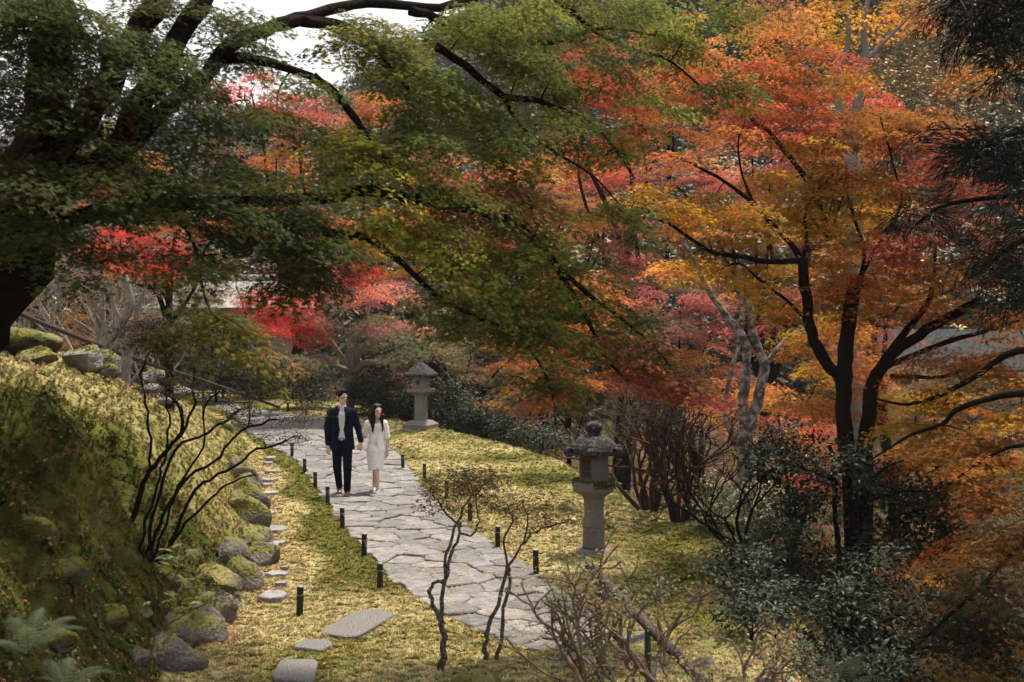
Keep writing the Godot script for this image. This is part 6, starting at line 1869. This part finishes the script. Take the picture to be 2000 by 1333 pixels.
	plant("cedar_tree", "black green cedar whose drooping boughs edge the right side", "tree", L, m, {"leaf": "needle", "mat": "needle", "gap": 0.26, "per": 2.0, "size": 0.8, "droop": 0.7})

func far_land() -> void:
	rng.seed = 121
	# conifers on the slopes beyond the valley
	var green := Leaves.new()
	var gold := Leaves.new()
	var n := 0
	while n < 9000:
		var d := lerpf(70.0, 215.0, pow(rng.randf(), 0.8))
		var a := rng.randf_range(-0.52, 0.52)
		n += 1
		var x := a * d
		var p := on(x, -d)
		var px := 1000.0 + a * F
		var k := shade(Color(0.070, 0.090, 0.060).lerp(Color(0.13, 0.13, 0.085), rng.randf() * rng.randf()), 0.7, 1.3)
		var patch := px > 1690.0 and px < 1990.0 and d > 96.0 and d < 128.0
		var h := rng.randf_range(8.0, 13.0)
		if patch:
			gold.add(Transform3D(Basis(Vector3.UP, rng.randf() * TAU) * Basis.from_scale(Vector3(h * 0.8, h * 0.75, h * 0.8)), p), shade(Color(0.36, 0.26, 0.10), 0.75, 1.25))
			continue
		if d < 110.0 and rng.randf() < 0.22:
			k = shade([Color(0.32, 0.22, 0.08), Color(0.30, 0.13, 0.05), Color(0.22, 0.2, 0.12)][rng.randi() % 3], 0.7, 1.2)
		green.add(Transform3D(Basis(Vector3.UP, rng.randf() * TAU) * Basis.from_scale(Vector3(h * rng.randf_range(0.9, 1.3), h, h * rng.randf_range(0.9, 1.3))), p), k)
	scatter("hillside_forest", green, LM.conifer0, M.needle)
	scatter("golden_forest", gold, LM.conifer1, M.needle)
	# low growth that covers the banks and the valley floor
	var low := Leaves.new()
	var hedge := Leaves.new()
	for i in 26000:
		var d := 9.0 * pow(72.0 / 9.0, rng.randf())
		var x := rng.randf_range(-0.50, 0.50) * d
		if zone(x, -d) != "soil" and d < 62.0:
			continue
		var w := x - look(rx_t, d)
		if w < 0.9 and d < 40.0:
			continue
		var p := on(x, -d)
		var tall := minf(1.5, 0.2 + w * 0.2) if d < 30.0 else 2.6
		p.y += rng.randf() * rng.randf() * tall
		var x3 := Basis(Quaternion(Vector3.UP, (Vector3.UP + rv(0.5)).normalized())) * Basis(Vector3.UP, rng.randf() * TAU)
		if d < 24.0:
			hedge.add(Transform3D(x3 * Basis.from_scale(Vector3.ONE * rng.randf_range(0.7, 1.2)), p), shade(pick("camellia" if rng.randf() < 0.7 else "hedge"), 0.7, 1.2))
		else:
			var pal: String = ["brown", "sage", "olive", "rust", "mauve", "hedge"][rng.randi() % 6]
			low.add(Transform3D(x3 * Basis.from_scale(Vector3.ONE * rng.randf_range(0.7, 1.3)), p), shade(pick(pal), 0.6, 1.1))
	scatter("undergrowth", low, LM.far, M.leaf)
	scatter("bank_foliage", hedge, LM.hedge, M.glossy_leaf)
	# roof of a hall among the trees, and the pale wall across the valley
	var at := P(465, 590, 52)
	var gy := hgt(at.x, at.z)
	var t := thing("garden_hall", "grey tiled roof of a hall half hidden among trees above the path", "building", V(at.x, gy, at.z))
	var hh := at.y - gy
	var b := Buf.new()
	b.box(Transform3D(Basis(), V(0, hh * 0.5 - .2, 0)), V(2.6, hh * 0.5, 2.0), Color.WHITE)
	obj("wall", b.mesh(false), M.plaster, t)
	b = Buf.new()
	var q := [V(-3.4, hh - .3, 2.8), V(3.4, hh - .3, 2.8), V(3.4, hh - .3, -2.8), V(-3.4, hh - .3, -2.8), V(-1.6, hh + 1.0, 0), V(1.6, hh + 1.0, 0)]
	for p in q:
		b.add(p, Color.WHITE)
	b.quad(0, 4, 5, 1)
	b.quad(2, 5, 4, 3)
	b.tri(1, 5, 2)
	b.tri(3, 4, 0)
	b.quad(0, 1, 2, 3)
	obj("roof", b.mesh(false), M.tile_roof, t)
	b = Buf.new()
	b.tube(PackedVector3Array([V(-1.8, hh + 1.05, 0), V(1.8, hh + 1.05, 0)]), PackedFloat32Array([.16, .16]), 8, Color.WHITE)
	obj("ridge", b.mesh(), M.tile_roof, t)
	# brush on the slope under the wall
	var brush := [[1720, 760, 44, "straw coloured brush below the retaining wall, nearest the forked maple"], [1800, 770, 42, "brown brush below the retaining wall in the middle of the gap"], [1890, 760, 43, "olive brush below the retaining wall under the reaching boughs"], [1970, 770, 41, "brown brush below the retaining wall at the edge of view"]]
	for e in brush:
		var c := P(e[0], e[1], e[2])
		var pal: String = ["straw", "brown", "sage", "brown"][brush.find(e)]
		plant("valley_brush", e[3], "shrub", grown(on(c.x, c.z), [[c, Vector3.ONE, "", 1], [c + V(.7, .3, 0), Vector3.ONE, "", 1], [c - V(.7, 0, 0), Vector3.ONE, "", 1]], 0.06, 0.35), [[c, V(1.3, 1.1, 1.0), pal, 1.4], [c - V(0, 1.5, 0), V(1.3, 1.0, 1.0), pal, 1.2]], {"leaf": "far", "gap": 0.5, "per": 2.4, "size": 0.7, "bark": "bark_grey", "trunk": false, "crown": "foliage"}, "brush below the retaining wall")
	at = P(1815, 668, 58)
	b = Buf.new()
	b.box(Transform3D(Basis(Vector3.UP, 0.12), Vector3.ZERO), V(5.0, 0.62, 0.25), Color.WHITE)
	b.box(Transform3D(Basis(Vector3.UP, 0.12), V(0, -1.0, 0)), V(5.0, 0.38, 0.32), Color.WHITE)
	var wl := obj("retaining_wall", b.mesh(false), M.concrete)
	wl.position = at
	tag(wl, "pale grey green retaining wall glimpsed through the right boughs", "wall")
